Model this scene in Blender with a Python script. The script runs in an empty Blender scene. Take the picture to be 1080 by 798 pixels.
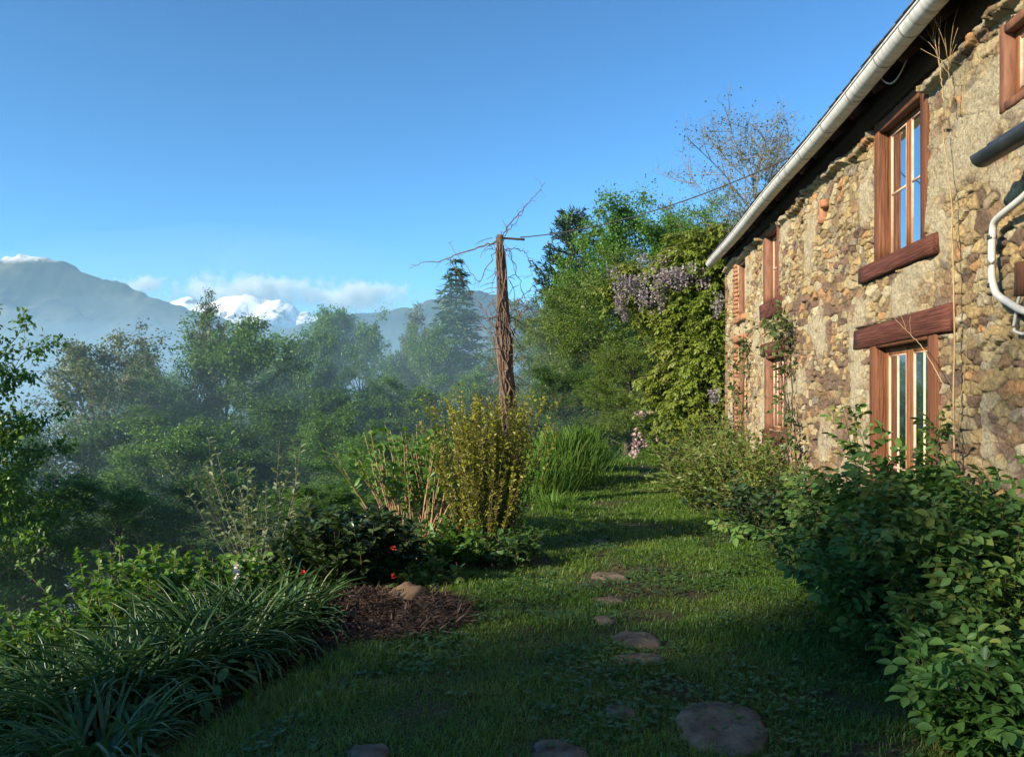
import bpy, math, random
import numpy as np
from math import radians as RAD, sin, cos, pi

SC = bpy.context.scene
COL = SC.collection
rng = np.random.default_rng(11)

# ------------------------------------------------------------------ camera numbers
F, CX, HZ, EYE = 840.0, 540.0, 420.0, 1.6          # focal px, centre x, horizon y (in a 1080 px wide photo)
YAW = math.atan(80 / 840.0)
cY, sY = cos(YAW), sin(YAW)

def at(px, z):
    """ground position X, Y seen in image column px at depth z"""
    xc = (px - CX) / F * z
    return xc * cY - z * sY, xc * sY + z * cY

def hgt(py, z):
    return (HZ - py) / F * z + EYE

# ------------------------------------------------------------------ numpy noise
def _hash(ix, iy, s):
    h = (ix.astype(np.int64) * 374761393 + iy.astype(np.int64) * 668265263 + s * 974711) & 0x7fffffff
    h = ((h ^ (h >> 13)) * 1274126177) & 0x7fffffff
    return ((h ^ (h >> 16)) & 0xffff) / 65535.0

def vnoise(x, y, s=0):
    x = np.asarray(x, float); y = np.asarray(y, float)
    ix = np.floor(x); iy = np.floor(y)
    fx = x - ix; fy = y - iy
    fx = fx * fx * (3 - 2 * fx); fy = fy * fy * (3 - 2 * fy)
    a = _hash(ix, iy, s); b = _hash(ix + 1, iy, s); c = _hash(ix, iy + 1, s); d = _hash(ix + 1, iy + 1, s)
    return (a + (b - a) * fx) * (1 - fy) + (c + (d - c) * fx) * fy

def fbm(x, y, s=0, oct=4, gain=.5):
    t = 0; a = 1; n = 0
    for i in range(oct):
        t = t + a * vnoise(x * 2 ** i + 13.7 * i, y * 2 ** i - 7.3 * i, s + i); n += a; a *= gain
    return t / n

def sstep(a, b, x):
    t = np.clip((x - a) / (b - a), 0, 1)
    return t * t * (3 - 2 * t)

# ------------------------------------------------------------------ mesh helpers
class Acc:
    def __init__(s): s.v = []; s.f = {}; s.n = 0
    def add(s, V, *Fs):
        V = np.asarray(V, float).reshape(-1, 3)
        for Fa in Fs:
            Fa = np.asarray(Fa, np.int64)
            if len(Fa): s.f.setdefault(Fa.shape[1], []).append(Fa + s.n)
        s.v.append(V); s.n += len(V)
    def tube(s, pts, rad, k=6, cap=True):
        P = np.asarray(pts, float); n = len(P); r = np.broadcast_to(np.asarray(rad, float), (n,))
        T = np.gradient(P, axis=0); T /= np.linalg.norm(T, axis=1)[:, None] + 1e-9
        ref = np.array([0, 0, 1.]) if abs(T[:, 2].mean()) < .8 else np.array([1., 0, 0])
        A = np.cross(T, ref); A /= np.linalg.norm(A, axis=1)[:, None] + 1e-9
        B = np.cross(T, A)
        a = np.arange(k) / k * 2 * pi
        V = P[:, None] + r[:, None, None] * (A[:, None] * np.cos(a)[None, :, None] + B[:, None] * np.sin(a)[None, :, None])
        i = np.arange(n - 1)[:, None] * k; j = np.arange(k)[None]; j2 = (j + 1) % k
        Fq = np.stack([i + j, i + j2, i + k + j2, i + k + j], -1).reshape(-1, 4)
        s.add(V.reshape(-1, 3), Fq, [list(range(k))[::-1]] if cap else [], [list(range((n - 1) * k, n * k))] if cap else [])
    def box(s, x0, x1, y0, y1, z0, z1):
        V = [(x, y, z) for z in (z0, z1) for y in (y0, y1) for x in (x0, x1)]
        s.add(V, [(0, 2, 3, 1), (4, 5, 7, 6), (0, 1, 5, 4), (2, 6, 7, 3), (0, 4, 6, 2), (1, 3, 7, 5)])
    def beam(s, p0, p1, w, h, up=(0, 0, 1), ch=.008, n=8, jit=.002, seed=0):
        """chamfered rectangular timber from p0 to p1; w across, h along up"""
        r = np.random.default_rng(abs(int(seed)) + 5)
        p0 = np.array(p0, float); p1 = np.array(p1, float); d = p1 - p0; L = np.linalg.norm(d); d /= L
        up = np.array(up, float); a = np.cross(d, up); a /= np.linalg.norm(a); b = np.cross(a, d)
        w2, h2 = w / 2, h / 2
        sec = np.array([(-w2 + ch, -h2), (w2 - ch, -h2), (w2, -h2 + ch), (w2, h2 - ch), (w2 - ch, h2), (-w2 + ch, h2), (-w2, h2 - ch), (-w2, -h2 + ch)])
        t = np.linspace(0, 1, n + 1)
        wob = np.cumsum(r.normal(0, jit, (n + 1, 8, 2)) , 0) * .35
        V = p0 + d * (t * L)[:, None, None] + a * (sec[None, :, :1] + wob[..., :1]) + b * (sec[None, :, 1:] + wob[..., 1:])
        i = np.arange(n)[:, None] * 8; j = np.arange(8)[None]; j2 = (j + 1) % 8
        Fq = np.stack([i + j, i + j2, i + 8 + j2, i + 8 + j], -1).reshape(-1, 4)
        s.add(V.reshape(-1, 3), Fq, [list(range(8))[::-1]], [list(range(n * 8, n * 8 + 8))])
    def build(s, name, mat, parent=None, off=(0, 0, 0), smooth=False, colors=None):
        V = np.concatenate(s.v) - np.asarray(off, float)
        return mesh_np(name, V, [np.concatenate(x) for x in s.f.values()], mat, parent, smooth, colors)

def mesh_np(name, V, Fs, mat, parent=None, smooth=False, colors=None):
    me = bpy.data.meshes.new(name)
    Fs = [np.asarray(Fa) for Fa in Fs if len(Fa)]
    loops = np.concatenate([Fa.reshape(-1) for Fa in Fs]).astype(np.int32)
    tot = np.concatenate([np.full(len(Fa), Fa.shape[1], np.int32) for Fa in Fs])
    start = np.concatenate([[0], np.cumsum(tot)[:-1]]).astype(np.int32)
    me.vertices.add(len(V)); me.vertices.foreach_set('co', np.ascontiguousarray(V, np.float32).reshape(-1))
    me.loops.add(len(loops)); me.loops.foreach_set('vertex_index', loops)
    me.polygons.add(len(tot)); me.polygons.foreach_set('loop_start', start); me.polygons.foreach_set('loop_total', tot)
    if smooth: me.polygons.foreach_set('use_smooth', np.ones(len(tot), bool))
    me.update(calc_edges=True)
    if colors is not None:
        at_ = me.color_attributes.new('stone_colour', 'FLOAT_COLOR', 'POINT')
        c = np.ones((len(V), 4), np.float32); c[:, :3] = colors
        at_.data.foreach_set('color', c.reshape(-1))
    if mat: me.materials.append(mat)
    o = bpy.data.objects.new(name, me); COL.objects.link(o)
    if parent: o.parent = parent
    return o

def empty(name, loc=(0, 0, 0), rz=0):
    o = bpy.data.objects.new(name, None); COL.objects.link(o)
    o.empty_display_size = .2
    o.location = loc; o.rotation_euler = (0, 0, rz)
    return o

def tag(o, label, cat=None, group=None, kind=None):
    if label: o['label'] = label
    if cat: o['category'] = cat
    if group: o['group'] = group
    if kind: o['kind'] = kind
    return o

def copy_tree(root):
    c = root.copy(); COL.objects.link(c)
    for ch in root.children:
        d = ch.copy(); COL.objects.link(d); d.parent = c
    return c

# leaf templates: length along +Y, width along X, normal +Z
LEAF4 = (np.array([(0, 0, 0), (.5, .45, .06), (0, 1, 0), (-.5, .45, .06)]), [np.array([(0, 1, 2, 3)])])
LEAF8 = (np.array([(0, 0, 0), (-.42, .33, .09), (0, .33, 0), (.42, .33, .09), (-.36, .66, .04), (0, .68, -.03), (.36, .66, .04), (0, 1, -.12)]),
         [np.array([(0, 2, 1), (0, 3, 2), (4, 5, 7), (5, 6, 7)]), np.array([(1, 2, 5, 4), (2, 3, 6, 5)])])

_w = [(.12, .22), (.36, .40), (.62, .40), (.86, .20)]
_V = [(0, 0, 0)] + [q for i_, (y_, w_) in enumerate(_w) for q in ((-w_, y_, .10 * w_ / .4 - .16 * y_ ** 2), (0, y_, -.03 - .16 * y_ ** 2), (w_, y_, .10 * w_ / .4 - .16 * y_ ** 2))] + [(0, 1, -.20)]
LEAF12 = (np.array(_V), [np.array([(0, 2, 1), (0, 3, 2), (10, 11, 13), (11, 12, 13)]), np.array([(1 + 3 * i_ + j_, 2 + 3 * i_ + j_, 5 + 3 * i_ + j_, 4 + 3 * i_ + j_) for i_ in range(3) for j_ in range(2)])])

def frames(axis, up):
    axis = axis / (np.linalg.norm(axis, axis=-1, keepdims=True) + 1e-9)
    x = np.cross(axis, up); x /= np.linalg.norm(x, axis=-1, keepdims=True) + 1e-9
    z = np.cross(x, axis)
    return np.stack([x, axis, z], -1)          # columns

def scatter(acc, tmpl, P, R, S):
    V, Fs = tmpl; n = len(P); k = len(V)
    S = np.asarray(S, float); S = np.repeat(S[:, None], 3, 1) if S.ndim == 1 else S
    W = P[:, None] + np.einsum('nij,nkj->nki', R, V[None] * S[:, None])
    off = (np.arange(n) * k)[:, None, None]
    acc.add(W.reshape(-1, 3), *[(Fa[None] + off).reshape(-1, Fa.shape[1]) for Fa in Fs])

def rdir(r, n):
    v = r.normal(size=(n, 3)); return v / np.linalg.norm(v, axis=1)[:, None]

# ------------------------------------------------------------------ materials
def newmat(name):
    m = bpy.data.materials.new(name); m.use_nodes = True
    nt = m.node_tree; nt.nodes.clear()
    out = nt.nodes.new('ShaderNodeOutputMaterial')
    return m, nt, out

def node(nt, typ, **kw):
    n = nt.nodes.new(typ)
    for k, v in kw.items():
        if k in n.inputs: n.inputs[k].default_value = v
        else: setattr(n, k, v)
    return n

def ramp(nt, fac, stops):
    r = nt.nodes.new('ShaderNodeValToRGB')
    while len(r.color_ramp.elements) < len(stops): r.color_ramp.elements.new(.5)
    for e, (p, c) in zip(r.color_ramp.elements, stops): e.position = p; e.color = (*c, 1)
    nt.links.new(fac, r.inputs[0]); return r.outputs[0]

def leaf_mat(name, cols, trans=.3, rough=.45, spec=.35, tint=(1.25, 1.3, .6), nscale=.35, mixn=.5):
    """leaf colours vary from leaf to leaf and from clump to clump"""
    m, nt, out = newmat(name); L = nt.links.new
    geo = node(nt, 'ShaderNodeNewGeometry'); tc = node(nt, 'ShaderNodeTexCoord')
    nz = node(nt, 'ShaderNodeTexNoise', Scale=nscale, Detail=3.0); L(tc.outputs['Object'], nz.inputs['Vector'])
    mx = node(nt, 'ShaderNodeMath', operation='MULTIPLY_ADD'); mx.inputs[1].default_value = 1 - mixn
    ns = node(nt, 'ShaderNodeMapRange'); ns.inputs[1].default_value = .3; ns.inputs[2].default_value = .7; ns.inputs[4].default_value = mixn
    L(nz.outputs['Fac'], ns.inputs[0]); L(geo.outputs['Random Per Island'], mx.inputs[0]); L(ns.outputs[0], mx.inputs[2])
    n = len(cols); c = ramp(nt, mx.outputs[0], [((i + .25) / n if n > 1 else 0, q) for i, q in enumerate(cols)])
    b = node(nt, 'ShaderNodeBsdfPrincipled', Roughness=rough); b.inputs['Specular IOR Level'].default_value = spec
    L(c, b.inputs['Base Color'])
    if trans > 0:
        t = node(nt, 'ShaderNodeBsdfTranslucent')
        mm = node(nt, 'ShaderNodeMix', data_type='RGBA', blend_type='MULTIPLY'); mm.inputs['Factor'].default_value = 1
        L(c, mm.inputs['A']); mm.inputs['B'].default_value = (*tint, 1); L(mm.outputs['Result'], t.inputs['Color'])
        ms = node(nt, 'ShaderNodeMixShader'); ms.inputs[0].default_value = trans
        L(b.outputs[0], ms.inputs[1]); L(t.outputs[0], ms.inputs[2]); L(ms.outputs[0], out.inputs['Surface'])
    else: L(b.outputs[0], out.inputs['Surface'])
    return m

def surf_mat(name, stops, scale=4, rough=.8, bump=.3, bscale=None, stretch=(1, 1, 1), spec=.3, metal=0, detail=6, dist=.02):
    m, nt, out = newmat(name); L = nt.links.new
    tc = node(nt, 'ShaderNodeTexCoord'); mp = node(nt, 'ShaderNodeMapping'); mp.inputs['Scale'].default_value = stretch
    L(tc.outputs['Object'], mp.inputs[0])
    nz = node(nt, 'ShaderNodeTexNoise', Scale=scale, Detail=float(detail), Roughness=.62); L(mp.outputs[0], nz.inputs['Vector'])
    c = ramp(nt, nz.outputs['Fac'], stops)
    b = node(nt, 'ShaderNodeBsdfPrincipled', Roughness=rough, Metallic=metal); b.inputs['Specular IOR Level'].default_value = spec
    L(c, b.inputs['Base Color'])
    n2 = node(nt, 'ShaderNodeTexNoise', Scale=bscale or scale * 4, Detail=5.0); L(mp.outputs[0], n2.inputs['Vector'])
    bp = node(nt, 'ShaderNodeBump', Strength=bump, Distance=dist); L(n2.outputs['Fac'], bp.inputs['Height']); L(bp.outputs[0], b.inputs['Normal'])
    L(b.outputs[0], out.inputs['Surface'])
    return m

def vol_mat(name, col, dens, g=.2):
    m, nt, out = newmat(name)
    v = node(nt, 'ShaderNodeVolumePrincipled'); v.inputs['Color'].default_value = (*col, 1)
    v.inputs['Density'].default_value = dens; v.inputs['Anisotropy'].default_value = g
    nt.links.new(v.outputs[0], out.inputs['Volume']); return m

def glass_mat(name):
    m, nt, out = newmat(name); L = nt.links.new
    fr = node(nt, 'ShaderNodeFresnel', IOR=1.45)
    g = node(nt, 'ShaderNodeBsdfGlossy', Roughness=.03); t = node(nt, 'ShaderNodeBsdfTransparent'); t.inputs[0].default_value = (.32, .34, .37, 1)
    nz = node(nt, 'ShaderNodeTexNoise', Scale=2.5, Detail=1.0); bp = node(nt, 'ShaderNodeBump', Strength=.08, Distance=.02)
    L(nz.outputs['Fac'], bp.inputs['Height']); L(bp.outputs[0], g.inputs['Normal'])
    ms = node(nt, 'ShaderNodeMixShader'); L(fr.outputs[0], ms.inputs[0]); L(t.outputs[0], ms.inputs[1]); L(g.outputs[0], ms.inputs[2])
    L(ms.outputs[0], out.inputs['Surface']); return m

M = {}
M['bark'] = surf_mat('bark', [(.3, (.05, .038, .028)), (.7, (.13, .105, .08))], 6, .9, .6, stretch=(3, 3, .6))
M['greybark'] = surf_mat('grey_bark', [(.3, (.12, .11, .08)), (.7, (.25, .225, .165))], 5, .9, .4, stretch=(2, 2, .6))
M['twig'] = surf_mat('tan_twig', [(.3, (.22, .13, .07)), (.7, (.40, .27, .15))], 12, .8, .2)
M['darktwig'] = surf_mat('dark_twig', [(.3, (.05, .035, .025)), (.7, (.12, .08, .055))], 12, .85, .2)
M['dryvine'] = surf_mat('dry_vine', [(.3, (.07, .045, .032)), (.7, (.20, .135, .095))], 14, .85, .5, stretch=(1, 1, .4))
M['straw'] = surf_mat('straw_stem', [(.3, (.28, .19, .09)), (.7, (.44, .32, .18))], 12, .8, .2)
M['oak_leaf'] = leaf_mat('oak_leaf', [(.065, .12, .018), (.095, .16, .024), (.125, .185, .03), (.14, .175, .036)])
M['mid_leaf'] = leaf_mat('mid_green_leaf', [(.055, .125, .018), (.085, .175, .026), (.12, .215, .036)])
M['bright_leaf'] = leaf_mat('bright_leaf', [(.06, .15, .02), (.095, .205, .028), (.13, .24, .035)])
M['dark_leaf'] = leaf_mat('dark_leaf', [(.032, .08, .016), (.052, .115, .022), (.078, .15, .03)])
M['airy_leaf'] = leaf_mat('olive_leaf', [(.07, .10, .026), (.10, .13, .036), (.12, .135, .045), (.085, .125, .03)], trans=.25)
M['fir_leaf'] = leaf_mat('fir_needles', [(.025, .065, .026), (.04, .09, .034), (.065, .125, .038)], trans=.15)
M['pine_leaf'] = leaf_mat('pine_needles', [(.014, .032, .022), (.024, .05, .03), (.035, .06, .034)], trans=.12)
M['wist_leaf'] = leaf_mat('wisteria_leaf', [(.10, .155, .02), (.15, .205, .026), (.19, .23, .035), (.19, .18, .05)], trans=.35)
M['wist_flower'] = leaf_mat('wisteria_flower', [(.16, .14, .14), (.26, .225, .232), (.37, .33, .338)], trans=.3, tint=(1, .9, 1.05), nscale=1.5)
M['pink_flower'] = leaf_mat('pink_blossom', [(.38, .20, .22), (.5, .34, .34), (.6, .48, .45)], trans=.3, tint=(1, .9, .9))
M['red_flower'] = leaf_mat('red_blossom', [(.35, .02, .02), (.5, .05, .04)], trans=.2, tint=(1, .6, .6))
M['yellow_leaf'] = leaf_mat('yellow_green_leaf', [(.15, .175, .02), (.20, .22, .026), (.26, .25, .035), (.17, .21, .03)], trans=.35)
M['rose_leaf'] = leaf_mat('rose_leaf', [(.042, .10, .028), (.06, .135, .034), (.085, .165, .04), (.12, .185, .042), (.19, .19, .05)], trans=.25, rough=.55, spec=.22, nscale=1.2, mixn=.35)
M['fresh_leaf'] = leaf_mat('fresh_leaf', [(.06, .14, .022), (.09, .19, .03), (.125, .23, .04)], trans=.35, nscale=1.5, mixn=.35)
M['gloss_leaf'] = leaf_mat('glossy_leaf', [(.016, .038, .010), (.028, .055, .014), (.05, .075, .02)], trans=.1, rough=.3, spec=.4, nscale=1.5, mixn=.3)
M['silver_leaf'] = leaf_mat('silvery_leaf', [(.10, .14, .06), (.14, .18, .085), (.18, .21, .11)], trans=.25, nscale=1)
M['strap_leaf'] = leaf_mat('strap_leaf', [(.04, .095, .03), (.06, .13, .042), (.08, .155, .055), (.12, .17, .065)], trans=.2, rough=.38, spec=.4, nscale=.8, mixn=.3)
M['tall_grass'] = leaf_mat('tall_grass', [(.08, .19, .03), (.12, .24, .04), (.18, .28, .06)], trans=.35, nscale=.8, mixn=.3)
M['grass'] = leaf_mat('lawn_grass', [(.05, .115, .012), (.075, .155, .018), (.105, .19, .026), (.15, .18, .04)], trans=.3, nscale=.9, mixn=.5)
M['brush'] = leaf_mat('dry_brush', [(.065, .13, .018), (.095, .165, .024), (.14, .155, .04), (.08, .155, .022)], trans=.25, nscale=1)
M['mulch'] = leaf_mat('brown_mulch', [(.04, .026, .018), (.08, .05, .034), (.15, .098, .066)], trans=.05, rough=.8, spec=.2, tint=(1, 1, 1))
M['ivy'] = leaf_mat('vine_leaf', [(.035, .07, .018), (.06, .10, .025), (.10, .12, .035)], trans=.2, nscale=1.5)
M['redwood'] = surf_mat('red_brown_timber', [(.3, (.035, .013, .008)), (.5, (.095, .030, .018)), (.72, (.165, .06, .038))], 5, .75, .9, stretch=(12, .5, 12), bscale=9, dist=.014)
M['redwood_post'] = surf_mat('upright_timber', [(.3, (.06, .022, .009)), (.5, (.135, .050, .021)), (.72, (.21, .088, .042))], 5, .7, .9, stretch=(12, 12, .5), bscale=9, dist=.014)
M['palewood'] = surf_mat('pale_pink_timber', [(.3, (.10, .042, .022)), (.7, (.23, .105, .06))], 6, .65, .3, stretch=(4, 4, .8), dist=.005)
M['sash'] = surf_mat('sash_timber', [(.3, (.13, .048, .016)), (.7, (.25, .105, .042))], 6, .55, .3, stretch=(4, 4, .8), dist=.004)
M['bead'] = surf_mat('pale_glazing_bead', [(.3, (.42, .27, .18)), (.7, (.60, .43, .31))], 10, .6, .15, dist=.003)
M['glass'] = glass_mat('window_glass')
M['zinc'] = surf_mat('weathered_zinc', [(.25, (.30, .29, .26)), (.5, (.58, .58, .55)), (.75, (.72, .72, .70))], 7, .55, .15, bscale=40, stretch=(.4, 2.5, .4), dist=.004)
M['seam'] = surf_mat('grey_joint', [(.3, (.16, .16, .155)), (.7, (.26, .26, .25))], 6, .6, .1, dist=.003)
M['darkzinc'] = surf_mat('dark_grey_metal', [(.3, (.018, .022, .025)), (.7, (.045, .05, .055))], 5, .4, .1, dist=.003)
M['whitepipe'] = surf_mat('white_pipe', [(.3, (.42, .41, .37)), (.7, (.58, .56, .52))], 6, .5, .1, dist=.003)
M['slate'] = surf_mat('roof_slate', [(.25, (.05, .055, .065)), (.55, (.10, .105, .115)), (.8, (.20, .20, .20))], 6, .6, .5, dist=.008)
M['darkwood'] = surf_mat('dark_eave_wood', [(.3, (.035, .022, .015)), (.7, (.08, .05, .032))], 6, .85, .4, stretch=(.6, 4, 4), dist=.006)
M['brick'] = surf_mat('orange_brick', [(.3, (.24, .10, .05)), (.7, (.40, .20, .11))], 9, .85, .5, dist=.006)
M['plaster'] = surf_mat('inner_plaster', [(.3, (.25, .22, .18)), (.7, (.35, .31, .26))], 3, .9, .1)
M['curtain'] = surf_mat('white_curtain', [(.3, (.6, .58, .55)), (.7, (.75, .74, .72))], 8, .9, .2)
M['fresh_leaf_dim'] = leaf_mat('young_leaf', [(.045, .11, .03), (.065, .15, .035), (.09, .18, .04)], trans=.3, nscale=1.5, mixn=.3)
M['dark_leaf2'] = leaf_mat('dark_shrub_leaf', [(.018, .045, .018), (.03, .065, .022), (.045, .085, .028)], trans=.15, nscale=1.2, mixn=.3)
M['mid_leaf2'] = leaf_mat('bed_leaf', [(.03, .08, .02), (.05, .11, .028), (.07, .14, .035)], trans=.25, nscale=1.2, mixn=.3)
M['white_flower'] = leaf_mat('white_flower', [(.6, .6, .5), (.75, .75, .68)], trans=.2, tint=(1, 1, 1))
M['stone'] = surf_mat('path_stone', [(.3, (.05, .038, .027)), (.5, (.115, .09, .063)), (.75, (.20, .158, .11))], 9, .9, .9, dist=.01)
M['rock'] = surf_mat('tan_rock', [(.25, (.10, .06, .036)), (.7, (.22, .145, .085))], 7, .9, .8, dist=.012)
M['cable'] = surf_mat('black_cable', [(.3, (.02, .02, .022)), (.7, (.04, .04, .042))], 9, .6, .05)
M['post'] = surf_mat('weathered_post', [(.3, (.06, .042, .032)), (.7, (.14, .10, .075))], 10, .9, .5, stretch=(3, 3, .5))

# ------------------------------------------------------------------ terrain
EDGE_Y = np.array([-200, -20, 0, 3.4, 6, 8, 10, 13.4, 18, 26, 40, 70, 120, 8000.])
EDGE_X = np.array([-30, -4.0, -2.2, -1.62, -1.02, -.75, -.58, -.3, .5, 2.4, 7, 18, 30, 30.])
def terrain(X, Y):
    X = np.asarray(X, float); Y = np.asarray(Y, float)
    d = np.interp(Y, EDGE_Y, EDGE_X) - X
    dp = np.maximum(d, 0)
    h = np.interp(dp, [0, 1.2, 2.6, 5, 12, 40, 90, 240, 700, 9000], [0, -.16, -.46, -1.5, -4.6, -15, -27, -48, -75, -75])
    h = h + np.where(d < 0, np.clip(Y - 20, 0, 60) * .035 + np.clip(X - 12, 0, 120) * .12, 0)
    far = sstep(3, 40, np.hypot(X, Y))
    h = h + (fbm(X * 1.1, Y * 1.1, 3, 4) - .5) * (.10 + .8 * far * sstep(3, 12, dp)) + (fbm(X * 4, Y * 4, 9, 3) - .5) * .03
    return h
def gz(x, y): return float(terrain(np.array([x]), np.array([y]))[0])

def ground():
    u = np.linspace(-1, 1, 420)
    k = 7.2
    s = np.sinh(u * k) / np.sinh(k) * 6500
    X = s - .5; Y = s + 7
    gx, gy = np.meshgrid(X, Y, indexing='ij')
    V = np.stack([gx, gy, terrain(gx, gy)], -1).reshape(-1, 3)
    n = len(u); i = np.arange(n - 1)[:, None] * n; j = np.arange(n - 1)[None]
    Fq = np.stack([i + j, i + n + j, i + n + j + 1, i + j + 1], -1).reshape(-1, 4)
    m, nt, out = newmat('soil_and_moss'); L = nt.links.new
    tc = node(nt, 'ShaderNodeTexCoord')
    a = node(nt, 'ShaderNodeTexNoise', Scale=1.6, Detail=7.0, Roughness=.65); L(tc.outputs['Object'], a.inputs['Vector'])
    b2 = node(nt, 'ShaderNodeTexNoise', Scale=28.0, Detail=6.0); L(tc.outputs['Object'], b2.inputs['Vector'])
    c1 = ramp(nt, b2.outputs['Fac'], [(.3, (.035, .024, .015)), (.7, (.085, .06, .036))])
    c2 = ramp(nt, b2.outputs['Fac'], [(.3, (.022, .042, .010)), (.7, (.055, .08, .02))])
    f = node(nt, 'ShaderNodeMapRange'); f.inputs[1].default_value = .42; f.inputs[2].default_value = .58; L(a.outputs['Fac'], f.inputs[0])
    mx = node(nt, 'ShaderNodeMix', data_type='RGBA'); L(f.outputs[0], mx.inputs['Factor']); L(c1, mx.inputs['A']); L(c2, mx.inputs['B'])
    p = node(nt, 'ShaderNodeBsdfPrincipled', Roughness=.95); p.inputs['Specular IOR Level'].default_value = .15
    L(mx.outputs['Result'], p.inputs['Base Color'])
    bp = node(nt, 'ShaderNodeBump', Strength=.7, Distance=.02); L(b2.outputs['Fac'], bp.inputs['Height']); L(bp.outputs[0], p.inputs['Normal'])
    L(p.outputs[0], out.inputs['Surface'])
    o = mesh_np('ground', V, [Fq], m, smooth=True)
    tag(o, 'dark garden soil sloping away into the valley', kind='structure')
ground()

# ------------------------------------------------------------------ mountains
def mountain(name, label, prof, D, seed, snow, base_drop=75, span=1.0, rough=1.0, col=None):
    px = np.array([p[0] for p in prof], float); py = np.array([p[1] for p in prof], float)
    nu, nv = 260, 120
    u = np.linspace(px[0], px[-1], nu)
    ridge = hgt(np.interp(u, px, py), D)
    v = np.linspace(-1, 1, nv)                         # -1 near foot, 0 ridge, 1 far foot
    U, Vv = np.meshgrid(u, v, indexing='ij')
    depth = D + Vv * span * D * .38
    xc = (U - CX) / F * D
    X = xc * cY - depth * sY; Y = xc * sY + depth * cY
    R = np.repeat(ridge[:, None], nv, 1)
    prof_v = 1 - np.abs(Vv) ** .85
    sc_ = D / 9.0
    rid = 1 - np.abs(2 * fbm(X / sc_ * 1.0, Y / sc_ * .5, seed, 6, .52) - 1)
    Z = -base_drop + (R + base_drop) * prof_v
    amp = (R + base_drop) * .42 * rough
    Z = Z + (rid - 1.0) * amp * 1.25 * sstep(0, .16, np.abs(Vv)) * (1 - np.abs(Vv)) ** .4
    Z = Z + (fbm(U * .12, Vv * 3, seed + 4, 4) - .5) * amp * .16 * (1 - sstep(0, .2, np.abs(Vv)))
    V = np.stack([X, Y, Z], -1).reshape(-1, 3)
    i = np.arange(nu - 1)[:, None] * nv; j = np.arange(nv - 1)[None]
    Fq = np.stack([i + j, i + nv + j, i + nv + j + 1, i + j + 1], -1).reshape(-1, 4)
    m, nt, out = newmat(name + '_surface'); L = nt.links.new
    tc = node(nt, 'ShaderNodeTexCoord'); sp = node(nt, 'ShaderNodeSeparateXYZ'); L(tc.outputs['Object'], sp.inputs[0])
    nz = node(nt, 'ShaderNodeTexNoise', Scale=14.0 / D, Detail=9.0, Roughness=.7); L(tc.outputs['Object'], nz.inputs['Vector'])
    ft = ramp(nt, nz.outputs['Fac'], [(.38, (.008, .016, .012)), (.5, (.03, .04, .022)), (.62, (.10, .095, .065))])
    b = node(nt, 'ShaderNodeBsdfPrincipled', Roughness=.95); b.inputs['Specular IOR Level'].default_value = .1
    if snow:
        ma = node(nt, 'ShaderNodeMath', operation='MULTIPLY_ADD'); L(nz.outputs['Fac'], ma.inputs[0]); ma.inputs[1].default_value = snow[2]; L(sp.outputs['Z'], ma.inputs[2])
        mr = node(nt, 'ShaderNodeMapRange'); mr.inputs[1].default_value = snow[0]; mr.inputs[2].default_value = snow[1]; L(ma.outputs[0], mr.inputs[0])
        n2 = node(nt, 'ShaderNodeTexNoise', Scale=55.0 / D, Detail=8.0, Roughness=.7); L(tc.outputs['Object'], n2.inputs['Vector'])
        rk = ramp(nt, n2.outputs['Fac'], [(.36, (.07, .075, .085)), (.47, (.86, .88, .92))])
        mx = node(nt, 'ShaderNodeMix', data_type='RGBA'); L(mr.outputs[0], mx.inputs['Factor']); L(ft, mx.inputs['A']); L(rk, mx.inputs['B'])
        L(mx.outputs['Result'], b.inputs['Base Color'])
    else: L(ft, b.inputs['Base Color'])
    L(b.outputs[0], out.inputs['Surface'])
    o = mesh_np(name, V, [Fq], m, smooth=True)
    tag(o, label, kind='structure')
D1, D2, D3 = 2300., 3300., 3000.
mountain('mountain', 'long blue forested mountain with a trace of snow on top', [(-420, 330), (-300, 300), (-160, 290), (-60, 274), (0, 269), (32, 266), (52, 270), (90, 284), (140, 302), (200, 325), (270, 345), (360, 372), (460, 405)],
         D1, 5, (hgt(276, D1) + 40, hgt(270, D1) + 60, 90.))
mountain('snowy_mountain', 'snow covered peaks far beyond the valley', [(90, 345), (140, 330), (178, 318), (200, 311), (218, 318), (240, 311), (262, 309), (280, 316), (296, 313), (318, 326), (345, 336), (380, 345), (430, 360), (520, 380)],
         D2, 21, (hgt(362, D2) + 90, hgt(350, D2) + 110, 190.), rough=.9)
mountain('ridge', 'low blue wooded ridge in the haze behind the fir tree', [(180, 395), (250, 362), (300, 346), (340, 336), (372, 327), (405, 326), (432, 322), (470, 312), (505, 304), (545, 315), (600, 335), (700, 350), (850, 380)],
         D3, 33, None)

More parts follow.
